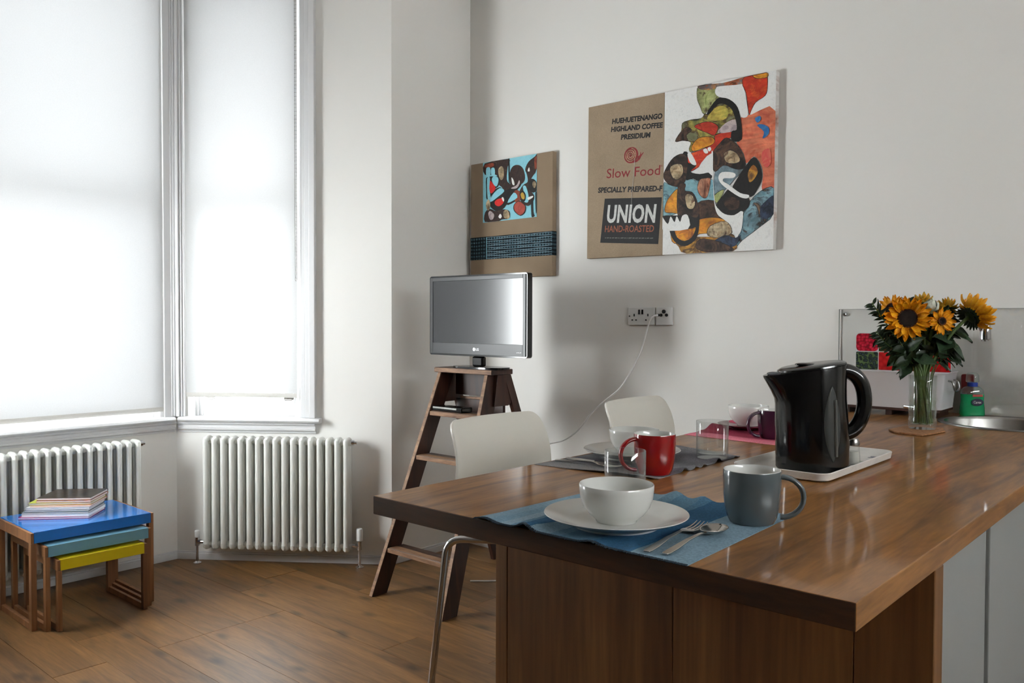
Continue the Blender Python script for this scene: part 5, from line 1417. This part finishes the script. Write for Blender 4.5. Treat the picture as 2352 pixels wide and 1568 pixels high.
# salt shaker on the tray
t = Thing('salt_shaker', 'small glass shaker on the tray behind the kettle', 'shaker', (-0.712, 2.030, ZT+0.0042))
t.part('glass', MB().lathe([(0.0005,0.0),(0.0165,0.0),(0.0180,0.003),(0.0150,0.045),(0.0145,0.045)], (0,0,0), 20, cap0=False, cap1=False), M['tumbler'], smooth=40, local=True)
t.part('salt', MB().lathe([(0.0005,0.0015),(0.0150,0.0015),(0.0135,0.030),(0.0005,0.031)], (0,0,0), 20, cap0=False, cap1=False), plain('pale_salt', (206,204,196), 0.9), smooth=40, local=True)
t.part('cap', MB().lathe([(0.0158,0.045),(0.0160,0.052),(0.0130,0.060),(0.0005,0.062)], (0,0,0), 20, cap0=True, cap1=False), M['steel'], smooth=40, local=True)
# ================================================================== FLOWERS
VC = Vector((-0.779, 2.835, 0)); VZ = ZT + 0.0070
M['cork'] = plain('cork', (150,104,66), 0.85, var=0.25, scale=120, bump=0.3)
cz_ = [Vector((-0.8216,2.7037)), Vector((-0.7356,2.6781)), Vector((-0.7100,2.8300)), Vector((-0.735,2.905)), Vector((-0.842,2.895)), Vector((-0.856,2.755))]
o = MB().prism([(p.x-VC.x, p.y-VC.y) for p in cz_], lambda a, b, q: (a, b, q), 0.0004, 0.0060).build('cork_coaster', M['cork'], None, bevel=0.0025)
o.location = (VC.x, VC.y, ZT); tag(o, 'cork coaster under the flower vase', 'coaster')

M['vase'] = thin_glass('vase_glass', (0.93,0.95,0.94), edge=0.12, edgecol=(190,196,192))
M['water'] = thin_glass('vase_water', (0.90,0.94,0.90))
t = Thing('glass_vase', 'clear ribbed glass vase of sunflowers on the cork coaster', 'vase', (VC.x, VC.y, VZ))
prof = [(0.0005,0.0),(0.0385,0.0),(0.0402,0.003),(0.0402,0.012)]
for k in range(1, 15): prof.append((0.0400 + 0.0012*math.sin(k*1.45), 0.012+0.0085*k))
prof += [(0.0404,0.140),(0.0412,0.168),(0.0400,0.1690),(0.0388,0.168),(0.0378,0.140),(0.0372,0.020),(0.034,0.0150),(0.0005,0.0140)]
t.part('glass', MB().lathe(prof, (0,0,0), 40, cap0=False, cap1=False), M['vase'], smooth=60, local=True)
t.part('water', MB().lathe([(0.0005,0.0145),(0.0335,0.0155),(0.0366,0.021),(0.0370,0.100),(0.0005,0.1000)], (0,0,0), 32, cap0=False, cap1=False), M['water'], smooth=40, local=True)

M['stem'] = plain('green_stem', (74,98,40), 0.5, var=0.2, scale=40)
M['leaf'] = daub('dark_leaf', [(16,28,16), (32,50,26), (22,36,20)], 40, 0.45)
M['leaf2'] = daub('grey_green_leaf', [(26,44,30), (50,72,46), (24,38,28)], 40, 0.45)
M['petal'] = daub('sunflower_petal', [(206,118,8), (232,160,16), (240,182,30)], 60, 0.55)
M['petal2'] = daub('gerbera_petal', [(214,132,10), (234,168,22), (226,146,14)], 60, 0.55)
M['petal_back'] = daub('petal_underside', [(150,104,20), (188,146,40), (120,100,30)], 50, 0.6)
M['disc'] = plain('sunflower_disc', (26,13,8), 0.9, var=0.5, scale=300, bump=0.8, bscale=500)
M['disc_rim'] = plain('sunflower_florets', (98,48,12), 0.9, var=0.4, scale=260, bump=0.6, bscale=400)
M['white_petal'] = plain('white_petal', (216,222,206), 0.6, var=0.05, scale=40)

def petal_mesh(L, W, curl, name, mat, point=1.0):
    def fn(u, v):
        w = W*(math.sin(math.pi*min(1, (u*0.92+0.06))**0.8))**0.8
        y = (v-0.5)*w
        return (u*L, y, curl*L*u*u + 0.10*W*math.sin(u*7) - 0.22*W*(1-(2*v-1)**2))
    mb = MB().grid(fn, 7, 5)
    me = mb.mesh(name, 60, fix=False); me.materials.append(mat); return me
PET = {'sun': petal_mesh(0.044, 0.019, 0.10, 'petal', M['petal']), 'sunb': petal_mesh(0.040, 0.018, -0.12, 'petal', M['petal']),
       'ger': petal_mesh(0.032, 0.0135, 0.06, 'petal', M['petal2']), 'back': petal_mesh(0.030, 0.014, 0.25, 'petal', M['petal_back']),
       'sep': petal_mesh(0.026, 0.013, -0.3, 'sepal', M['leaf']), 'wht': petal_mesh(0.024, 0.026, 0.45, 'petal', M['white_petal'])}

def bloom(name, label, pos, axis, rdisc, kinds, n, tilt, stem_at, roll=0.0, disc_mat=None, rim=True, seed=1, nsep=14, scale=1.0):
    """head at pos, facing axis; stem runs down into the vase"""
    rg = random.Random(seed)
    pos = Vector(pos); ax = Vector(axis).normalized()
    foot = Vector((VC.x + stem_at[0], VC.y + stem_at[1], VZ + 0.0165))
    t = Thing(name, label, 'flower', tuple(foot), group='cut flowers in the glass vase')
    neck = pos - ax*0.030
    mouth = Vector((VC.x - stem_at[0]*0.6 + (pos.x-VC.x)*0.16, VC.y - stem_at[1]*0.6 + (pos.y-VC.y)*0.16, VZ+0.165))
    mid = mouth*0.45 + neck*0.55; mid.z = mouth.z*0.35 + neck.z*0.65
    pts = open_spline([tuple(foot), tuple(foot*0.4+mouth*0.6), tuple(mouth), tuple(mid), tuple(neck), tuple(pos-ax*0.004)], 5)
    t.part('stem', MB().tube(pts, [0.0052]*(len(pts)-5) + [0.0054,0.0056,0.0064,0.008,0.010], 9), M['stem'], smooth=60)
    q = ax.to_track_quat('Z', 'Y').to_matrix().to_4x4()
    fr = Matrix.Translation(pos - foot) @ q @ Matrix.Rotation(roll, 4, 'Z') @ Matrix.Scale(scale, 4)
    if rdisc:
        d = MB().lathe([(rdisc,-0.003),(rdisc,0.0015),(rdisc*0.86,0.0055),(rdisc*0.62,0.0060),(rdisc*0.3,0.0042),(0.0004,0.0030)], (0,0,0), 26, cap0=True, cap1=False)
        o = d.build('disc', disc_mat or M['disc'], t.o, smooth=60); o.matrix_local = fr
        if rim:
            rr = MB()
            for k in range(34):
                a = 2*math.pi*k/34; rr.ellipsoid((rdisc*0.93*math.cos(a), rdisc*0.93*math.sin(a), 0.0058), 0.0022, 0.0022, 0.0035, 6, 4)
            o = rr.build('floret_ring', M['disc_rim'], t.o, smooth=60); o.matrix_local = fr
    for key, cnt, r0, tl, zz in kinds:
        for k in range(cnt):
            a = 2*math.pi*(k + rg.uniform(-0.25, 0.25))/cnt
            o = link('petal', PET[key], t.o)
            sc = rg.uniform(0.85, 1.12)
            o.matrix_local = fr @ Matrix.Rotation(a, 4, 'Z') @ Matrix.Translation((r0, 0, zz)) @ Matrix.Rotation(-(tl + rg.uniform(-0.22, 0.22)), 4, 'Y') @ Matrix.Rotation(rg.uniform(-0.4, 0.4), 4, 'X') @ Matrix.Scale(sc, 4)
    for k in range(nsep):
        a = 2*math.pi*(k+0.3)/max(1, nsep)
        o = link('sepal', PET['sep'], t.o)
        o.matrix_local = fr @ Matrix.Rotation(a, 4, 'Z') @ Matrix.Translation((max(0.006, rdisc*0.5), 0, -0.006)) @ Matrix.Rotation(rg.uniform(0.05, 0.4), 4, 'Y')
    cup = MB().lathe([(0.004,-0.014),(max(0.008, rdisc*0.6),-0.010),(max(0.012, rdisc*0.98),-0.0036),(0.0004,-0.0032)], (0,0,0), 16, cap0=True, cap1=False)
    o = cup.build('calyx', M['leaf2'], t.o, smooth=60); o.matrix_local = fr
    return t
toC = -FV   # toward the viewer side of the room
bloom('sunflower', 'open sunflower with a broad dark brown centre, facing the room', (-0.808,2.768,1.316), toC*1.0 - RV*0.18 + Vector((0,0,0.05)), 0.030, [('sun',19,0.028,0.12,0.0), ('sun',15,0.026,0.42,0.002), ('sun',9,0.026,0.75,0.002)], 20, 0.1, (0.012,-0.010), 0.3, seed=2)
bloom('gerbera', 'smaller yellow gerbera with a dark eye beside the large sunflower', (-0.728,2.833,1.307), toC*1.0 + RV*0.05 + Vector((0,0,0.10)), 0.0125, [('ger',17,0.011,0.10,0.0), ('ger',13,0.010,0.30,0.002)], 20, 0.1, (0.020,0.006), 0.0, seed=5, rim=True, nsep=8)
bloom('sunflower', 'sunflower turned away to the right, seen from its side', (-0.662,2.925,1.325), RV*0.85 + Vector((0,0,0.50)) + FV*0.10, 0.027, [('sun',20,0.025,0.55,0.0), ('sun',16,0.022,0.85,0.002)], 20, 0.1, (0.022,0.018), 0.5, seed=9, scale=1.12, nsep=20)
bloom('sunflower', 'yellow flower half hidden at the upper left of the bunch', (-0.862,2.790,1.346), -RV*0.75 + toC*0.45 + Vector((0,0,0.35)), 0.018, [('ger',16,0.016,0.15,0.0), ('ger',12,0.014,0.4,0.002)], 20, 0.1, (-0.016,0.004), 0.1, seed=12, nsep=8)
bloom('gerbera', 'ochre flower seen from behind at the top of the bunch', (-0.800,2.885,1.362), FV*0.7 + Vector((0,0,0.75)), 0.012, [('back',17,0.011,0.25,0.0), ('ger',12,0.010,0.5,0.001)], 20, 0.1, (-0.006,0.018), 0.0, seed=15, nsep=6)
bloom('gerbera', 'ochre-yellow flower seen from behind, right of the white bloom', (-0.737,2.925,1.347), FV*0.75 + Vector((0,0,0.65)) + RV*0.1, 0.012, [('back',16,0.010,0.25,0.0), ('ger',10,0.010,0.5,0.001)], 20, 0.1, (0.006,0.022), 0.0, seed=17, nsep=6)
bloom('lisianthus', 'white bloom at the top of the bunch between yellow flowers', (-0.768,2.852,1.338), Vector((0,0,1)) + toC*0.35, 0.0, [('wht',9,0.003,0.85,0.0), ('wht',7,0.002,1.15,0.004)], 20, 0.1, (0.0,0.012), 0.0, seed=19, nsep=4, scale=1.35)
bloom('lisianthus', 'small white bloom tucked behind the large sunflower at left', (-0.846,2.775,1.322), Vector((0,0,1)) - RV*0.3 + toC*0.3, 0.0, [('wht',6,0.002,1.1,0.0)], 20, 0.1, (-0.02,-0.008), 0.0, seed=20, nsep=4, scale=0.8)

# ---- foliage sprigs
def leaf_mesh(L, W, name, mat, jag=0.0):
    def fn(u, v):
        w = W*(math.sin(math.pi*min(1.0, u*0.98+0.01))**0.75)*(1 + jag*math.sin(u*40))*(1-0.45*u)*1.35
        return (u*L, (v-0.5)*w, -0.28*L*u*u + 0.18*W*abs(2*v-1))
    me = MB().grid(fn, 9, 5).mesh(name, 60, fix=False); me.materials.append(mat); return me
LEAF = {'big': leaf_mesh(0.085, 0.044, 'leaf', M['leaf2'], 0.06), 'mid': leaf_mesh(0.055, 0.028, 'leaf', M['leaf'], 0.05), 'small': leaf_mesh(0.030, 0.010, 'leaf', M['leaf']), 'blade': leaf_mesh(0.050, 0.012, 'leaf', M['leaf2'])}
def sprig(label, pts, leaves, stem_r=0.0016, seed=1):
    rg = random.Random(seed)
    P = [Vector(p) for p in pts]
    t = Thing('foliage_sprig', label, 'foliage', tuple(P[0]), group='green foliage in the vase')
    sp_ = [Vector(p) for p in open_spline([tuple(p) for p in P], 6)]
    t.part('stem', MB().tube([tuple(p) for p in sp_], stem_r, 6), M['stem'], smooth=60)
    n_ = len(sp_)
    for key, count, a0, a1, spread, droop in leaves:
        for k in range(count):
            q = a0 + (a1-a0)*(k+0.5)/count
            i = min(n_-2, int(q*(n_-1))); p = sp_[i]; d = (sp_[i+1]-sp_[i]).normalized()
            side = 1 if k % 2 else -1
            lat = d.cross(Vector((FV.x, FV.y, 0))).normalized()*side
            dirv = (d*rg.uniform(0.3, 0.8) + lat*spread + Vector((FV.x, FV.y, 0))*rg.uniform(-0.5, 0.35) + Vector((0,0,-droop))).normalized()
            up = (toC*0.8 + Vector((rg.uniform(-.4,.4), rg.uniform(-.4,.4), 0.6))).normalized()
            y = up.cross(dirv).normalized(); z = dirv.cross(y)
            m = Matrix((( dirv.x, y.x, z.x, p.x-P[0].x), (dirv.y, y.y, z.y, p.y-P[0].y), (dirv.z, y.z, z.z, p.z-P[0].z), (0,0,0,1)))
            o = link('leaf', LEAF[key], t.o); o.matrix_local = m @ Matrix.Scale(rg.uniform(0.8, 1.15), 4)
    return t
def at(du, z, df=0.0):   # across, height, depth from the vase axis
    p = VC + RV*du + FV*df; return (p.x, p.y, z)
v0 = VZ + 0.018; vm = VZ + 0.168
sprig('feathery dark sprig reaching out at the far left of the bunch', [at(-0.006,v0,0.012), at(-0.020,vm,0.006), at(-0.075,1.24,0.01), at(-0.125,1.315,0.01), at(-0.165,1.365,0.0)], [('small',22,0.45,1.0,0.8,0.0)], seed=1)
sprig('dark leafy sprig under the large sunflower', [at(-0.012,v0,-0.012), at(-0.018,vm,-0.014), at(-0.055,1.19,-0.02), at(-0.085,1.245,-0.02), at(-0.12,1.29,-0.01)], [('small',18,0.45,1.0,0.8,0.1), ('mid',6,0.4,0.85,0.7,0.3)], seed=2)
sprig('thin-leaved sprig drooping toward the fruit-print board', [at(-0.016,v0,0.0), at(-0.022,vm,-0.004), at(-0.07,1.22,0.0), at(-0.115,1.255,0.0), at(-0.15,1.248,0.0)], [('small',20,0.5,1.0,0.7,0.2)], seed=3)
sprig('broad pointed leaves hanging at the left above the vase rim', [at(-0.010,v0,-0.02), at(-0.018,vm,-0.02), at(-0.05,1.20,-0.025), at(-0.075,1.222,-0.02)], [('big',4,0.62,0.98,0.9,0.95), ('mid',4,0.55,0.9,0.8,0.6)], seed=4)
sprig('short drooping leaves just over the left rim of the vase', [at(-0.02,v0,0.008), at(-0.026,vm,0.0), at(-0.040,1.165,-0.005), at(-0.055,1.178,-0.01)], [('mid',5,0.55,1.0,0.9,0.7), ('blade',4,0.5,1.0,0.9,0.5)], seed=5)
sprig('dense dark leaves behind the middle stems', [at(0.0,v0,0.02), at(0.0,vm,0.02), at(0.0,1.215,0.03), at(0.005,1.285,0.03)], [('mid',14,0.5,1.0,0.9,0.25), ('big',5,0.5,0.9,0.8,0.4)], seed=6)
sprig('dark leaves filling the bunch below the gerbera', [at(0.006,v0,-0.022), at(0.012,vm,-0.012), at(0.035,1.215,0.0), at(0.055,1.275,0.0)], [('mid',12,0.6,1.0,0.9,0.2), ('small',8,0.5,1.0,0.8,0.1)], seed=7)
sprig('large leaves hanging down at the right over the rim', [at(0.018,v0,-0.008), at(0.026,vm,0.0), at(0.062,1.215,0.005), at(0.085,1.25,0.0)], [('big',6,0.6,1.0,0.8,0.85), ('mid',6,0.5,1.0,0.9,0.3)], seed=8)
sprig('dark leaf collar under the side-on sunflower', [at(0.022,v0,0.004), at(0.032,vm,0.008), at(0.075,1.235,0.015), at(0.105,1.298,0.01)], [('mid',10,0.6,1.0,0.9,0.2), ('big',3,0.6,0.9,0.8,0.5)], seed=9)
sprig('fine dark shoots at the top left of the bunch', [at(-0.012,v0,0.02), at(-0.016,vm,0.02), at(-0.035,1.28,0.03), at(-0.045,1.375,0.02)], [('small',10,0.75,1.0,0.6,-0.3)], seed=10)

sprig('dark upright leaves between the sunflowers', [at(0.004,v0,0.0), at(0.006,vm,0.006), at(0.012,1.26,0.025), at(0.016,1.345,0.03)], [('mid',12,0.55,1.0,0.9,0.0), ('small',12,0.6,1.0,0.8,-0.1)], seed=21)
sprig('dark leaves behind the large sunflower', [at(-0.008,v0,0.016), at(-0.012,vm,0.016), at(-0.055,1.25,0.03), at(-0.085,1.335,0.03)], [('mid',12,0.5,1.0,0.9,0.1), ('small',12,0.6,1.0,0.8,0.0)], seed=22)
sprig('dark leaves at the right between gerbera and side-on sunflower', [at(0.014,v0,0.012), at(0.020,vm,0.012), at(0.055,1.25,0.02), at(0.082,1.33,0.02)], [('mid',13,0.5,1.0,0.9,0.1)], seed=23)
sprig('fine feathery sprig low at the left beside the fruit-print board', [at(-0.018,v0,-0.006), at(-0.024,vm,-0.008), at(-0.07,1.20,-0.01), at(-0.12,1.235,-0.01), at(-0.155,1.275,-0.01)], [('small',30,0.42,1.0,0.8,0.05)], seed=25)
sprig('narrow leaves spreading low at the right of the bunch', [at(0.024,v0,-0.006), at(0.030,vm,-0.004), at(0.070,1.195,0.0), at(0.108,1.228,0.0)], [('blade',8,0.5,1.0,0.8,0.3), ('mid',5,0.5,0.9,0.9,0.4)], seed=24)

# ================================================================== THINGS AROUND THE SINK
# white oblong tin with end handles
M['enamel'] = plain('white_enamel', (206,204,206), 0.3, var=0.02)
bx0, bx1, by0, by1 = -1.196, -0.812, 3.205, 3.405
zb0, zb1 = ZT+0.030, ZT+0.163
M['dark_wood'] = wood('dark_tray_wood', (30,18,14), (70,38,26), 'X', 1.0, 0.4)
t = Thing('wooden_stand', 'low dark wooden stand under the white tin', 'stand', ((bx0+bx1)/2, (by0+by1)/2, ZT))
t.part('deck', MB().box(bx0+0.02, bx1-0.015, by0+0.012, by1-0.01, ZT+0.020, ZT+0.0295), M['dark_wood'], bevel=0.001)
for x in (bx0+0.03, (bx0+bx1)/2-0.01, bx1-0.05):
    t.part('foot', MB().box(x, x+0.022, by0+0.02, by1-0.02, ZT+0.0005, ZT+0.0199), M['dark_wood'], bevel=0.001)
t = Thing('enamel_tin', 'oblong white enamel tin with end handles below the fruit-print board', 'tin', ((bx0+bx1)/2, (by0+by1)/2, zb0))
flare = 0.012
def loopz(x0, x1, y0, y1, z, r): return [(x, y, z) for x, y in rrect(x0, x1, y0, y1, r, 4)]
rings = [loopz(bx0+flare, bx1-flare, by0+flare, by1-flare, zb0, 0.02), loopz(bx0, bx1, by0, by1, zb1-0.006, 0.026), loopz(bx0-0.004, bx1+0.004, by0-0.004, by1+0.004, zb1-0.002, 0.028), loopz(bx0-0.003, bx1+0.003, by0-0.003, by1+0.003, zb1, 0.028), loopz(bx0+0.003, bx1-0.003, by0+0.003, by1-0.003, zb1-0.004, 0.026), loopz(bx0+flare+0.002, bx1-flare-0.002, by0+flare+0.002, by1-flare-0.002, zb0+0.004, 0.02)]
n_ = len(rings[0]); v = [p for r_ in rings for p in r_]; f = []
for i in range(len(rings)-1):
    for k in range(n_): f.append((i*n_+k, i*n_+(k+1) % n_, (i+1)*n_+(k+1) % n_, (i+1)*n_+k))
f.append(tuple(range(n_-1,-1,-1))); f.append(tuple((len(rings)-1)*n_+k for k in range(n_)))
t.part('tin_body', MB().add(v, f), M['enamel'], smooth=40)
for x, sg in ((bx1, 1), (bx0, -1)):
    yc = (by0+by1)/2
    pts = [(x-sg*0.002, yc-0.035, zb1-0.030), (x+sg*0.012, yc-0.035, zb1-0.034), (x+sg*0.018, yc-0.032, zb1-0.060), (x+sg*0.016, yc, zb1-0.068), (x+sg*0.018, yc+0.032, zb1-0.060), (x+sg*0.012, yc+0.035, zb1-0.034), (x-sg*0.002, yc+0.035, zb1-0.030)]
    t.part('handle', MB().tube(open_spline(pts, 4), 0.0035, 8), M['steel'], smooth=60)

# fruit-print board leaning in the tin
def fruit(name, a, b, c, scale):
    m, nt, bs = new_mat(name)
    tc = N(nt, 'ShaderNodeTexCoord')
    vo = N(nt, 'ShaderNodeTexVoronoi', Scale=scale); nt.links.new(tc.outputs['Object'], vo.inputs['Vector'])
    cr = N(nt, 'ShaderNodeValToRGB'); e = cr.color_ramp.elements
    e[0].position = 0.1; e[0].color = lin(a); e[1].position = 0.75; e[1].color = lin(c); q = e.new(0.45); q.color = lin(b)
    nt.links.new(vo.outputs['Distance'], cr.inputs['Fac']); nt.links.new(cr.outputs['Color'], bs.inputs['Base Color'])
    bs.inputs['Roughness'].default_value = 0.25
    return m
FR = [fruit('raspberry_print', (206,40,66), (180,14,40), (120,6,24), 95), fruit('green_leaf_print', (60,84,40), (110,60,40), (30,36,20), 70), fruit('blackberry_print', (60,74,70), (22,28,34), (84,104,60), 80), fruit('strawberry_print', (196,30,30), (176,16,18), (140,10,12), 50)]
t = Thing('fruit_board', 'board printed with red and black berries, standing up behind the white tin', 'board', (-1.00, 3.385, zb0+0.006))
fx0, fx1, fz0, fz1 = -1.178, -0.832, zb0+0.006, 1.262
yb = 3.378
bd = t.part('board', MB().prism(rrect(fx0, fx1, fz0, fz1, 0.018, 4), lambda a, b, q: (a, q, b), yb, yb+0.006), M['enamel'], bevel=0.001)
cw = (fx1-fx0)/4
for r_ in range(2):
    for k in range(4):
        zz1 = fz1-0.003 - r_*0.072; zz0 = zz1-0.069
        kind = [[0,1,2,0],[2,3,1,3]][r_][k]
        r0 = 0.014 if (r_ == 0 and k in (0, 3)) else 0.004
        t.part('fruit_print', MB().prism(rrect(fx0+0.002+k*cw, fx0+(k+1)*cw-0.001, zz0, zz1, r0, 3), lambda a, b, q: (a, q, b), yb-0.0008, yb-0.0002), FR[kind], parent=bd)

# dark red board against the wall
o = MB().prism(rrect(-0.812, -0.772, ZT+0.0006, ZT+0.150, 0.006, 3), lambda a, b, q: (a, q, b), 3.440, 3.458).build('chopping_board', plain('dark_red_board', (112,18,18), 0.4), None, bevel=0.002)
for v_ in o.data.vertices: v_.co -= Vector((-0.80, 3.449, ZT))
o.location = (-0.80, 3.449, ZT); tag(o, 'dark red chopping board upright between tin and soap bottle', 'chopping board')

# soap bottle
M['soap'] = new_mat('green_soap')[0]
nt = M['soap'].node_tree; bs = nt.nodes['Principled BSDF']
tc = N(nt, 'ShaderNodeTexCoord'); gz = N(nt, 'ShaderNodeTexNoise', Scale=30.0); nt.links.new(tc.outputs['Object'], gz.inputs['Vector'])
cr = N(nt, 'ShaderNodeValToRGB'); cr.color_ramp.elements[0].color = lin((24,140,86)); cr.color_ramp.elements[1].color = lin((44,164,106)); nt.links.new(gz.outputs['Fac'], cr.inputs['Fac']); nt.links.new(cr.outputs['Color'], bs.inputs['Base Color'])
bs.inputs['Roughness'].default_value = 0.12; bs.inputs['Transmission Weight'].default_value = 0.05; bs.inputs['IOR'].default_value = 1.36
M['clear_plastic'] = thin_glass('clear_bottle', (0.90,0.95,0.93), edge=0.4, edgecol=(190,205,198))
sb = (-0.766, 3.405); 
t = Thing('soap_bottle', 'green hand soap bottle with a navy oval label beside the sink', 'bottle', (sb[0], sb[1], ZT+0.0006), rotz=aR-0.05)
def oval(sc, z): return [(0.043*sc*math.copysign(abs(math.cos(a))**0.75, math.cos(a)), 0.024*sc*math.copysign(abs(math.sin(a))**0.75, math.sin(a)), z) for a in [2*math.pi*k/36 for k in range(36)]]
def loft(levels):
    r_ = [oval(s_, z) for s_, z in levels]; n2 = 36; v = [p for q in r_ for p in q]; f = []
    for i in range(len(r_)-1):
        for k in range(n2): f.append((i*n2+k, i*n2+(k+1) % n2, (i+1)*n2+(k+1) % n2, (i+1)*n2+k))
    f.append(tuple(range(n2-1,-1,-1))); f.append(tuple((len(r_)-1)*n2+k for k in range(n2)))
    return MB().add(v, f)
t.part('soap', loft([(0.93,0.001),(1.0,0.006),(0.97,0.03),(0.90,0.055),(0.92,0.080)]), M['soap'], smooth=40, local=True)
t.part('bottle_shoulder', loft([(0.925,0.0802),(0.88,0.094),(0.70,0.104),(0.46,0.109)]), M['clear_plastic'], smooth=40, local=True)
t.part('collar', MB().lathe([(0.0165,0.108),(0.0175,0.110),(0.0175,0.122),(0.014,0.124)], (0,0,0), 20), plain('blue_collar', (36,60,150), 0.35), smooth=40, local=True)
t.part('overcap', MB().lathe([(0.021,0.1242),(0.0225,0.128),(0.021,0.150),(0.016,0.157),(0.0005,0.159)], (0,0,0), 22, cap0=True, cap1=False), M['clear_plastic'], smooth=40, local=True)
lab = MB().prism([(0.006+0.021*math.cos(a), 0.052+0.0135*math.sin(a)) for a in [2*math.pi*k/28 for k in range(28)]], lambda a, b, q: (a, q, b), -0.0265, -0.0262)
lo = t.part('oval_label', lab, plain('navy_label', (18,26,58), 0.35), local=True)
rl = MB().prism([(-0.012,0.072), (0.026,0.072), (0.024,0.080), (-0.010,0.080)], lambda a, b, q: (a, q, b), -0.0262, -0.0258)
t.part('red_label', rl, plain('red_label', (168,48,44), 0.4), local=True)
put_text(t.o, 'Carex', (-0.008, 0.047), (0.020, 0.047), 0.010, -0.0268, M['print_white'], 0.02, name='label_lettering')
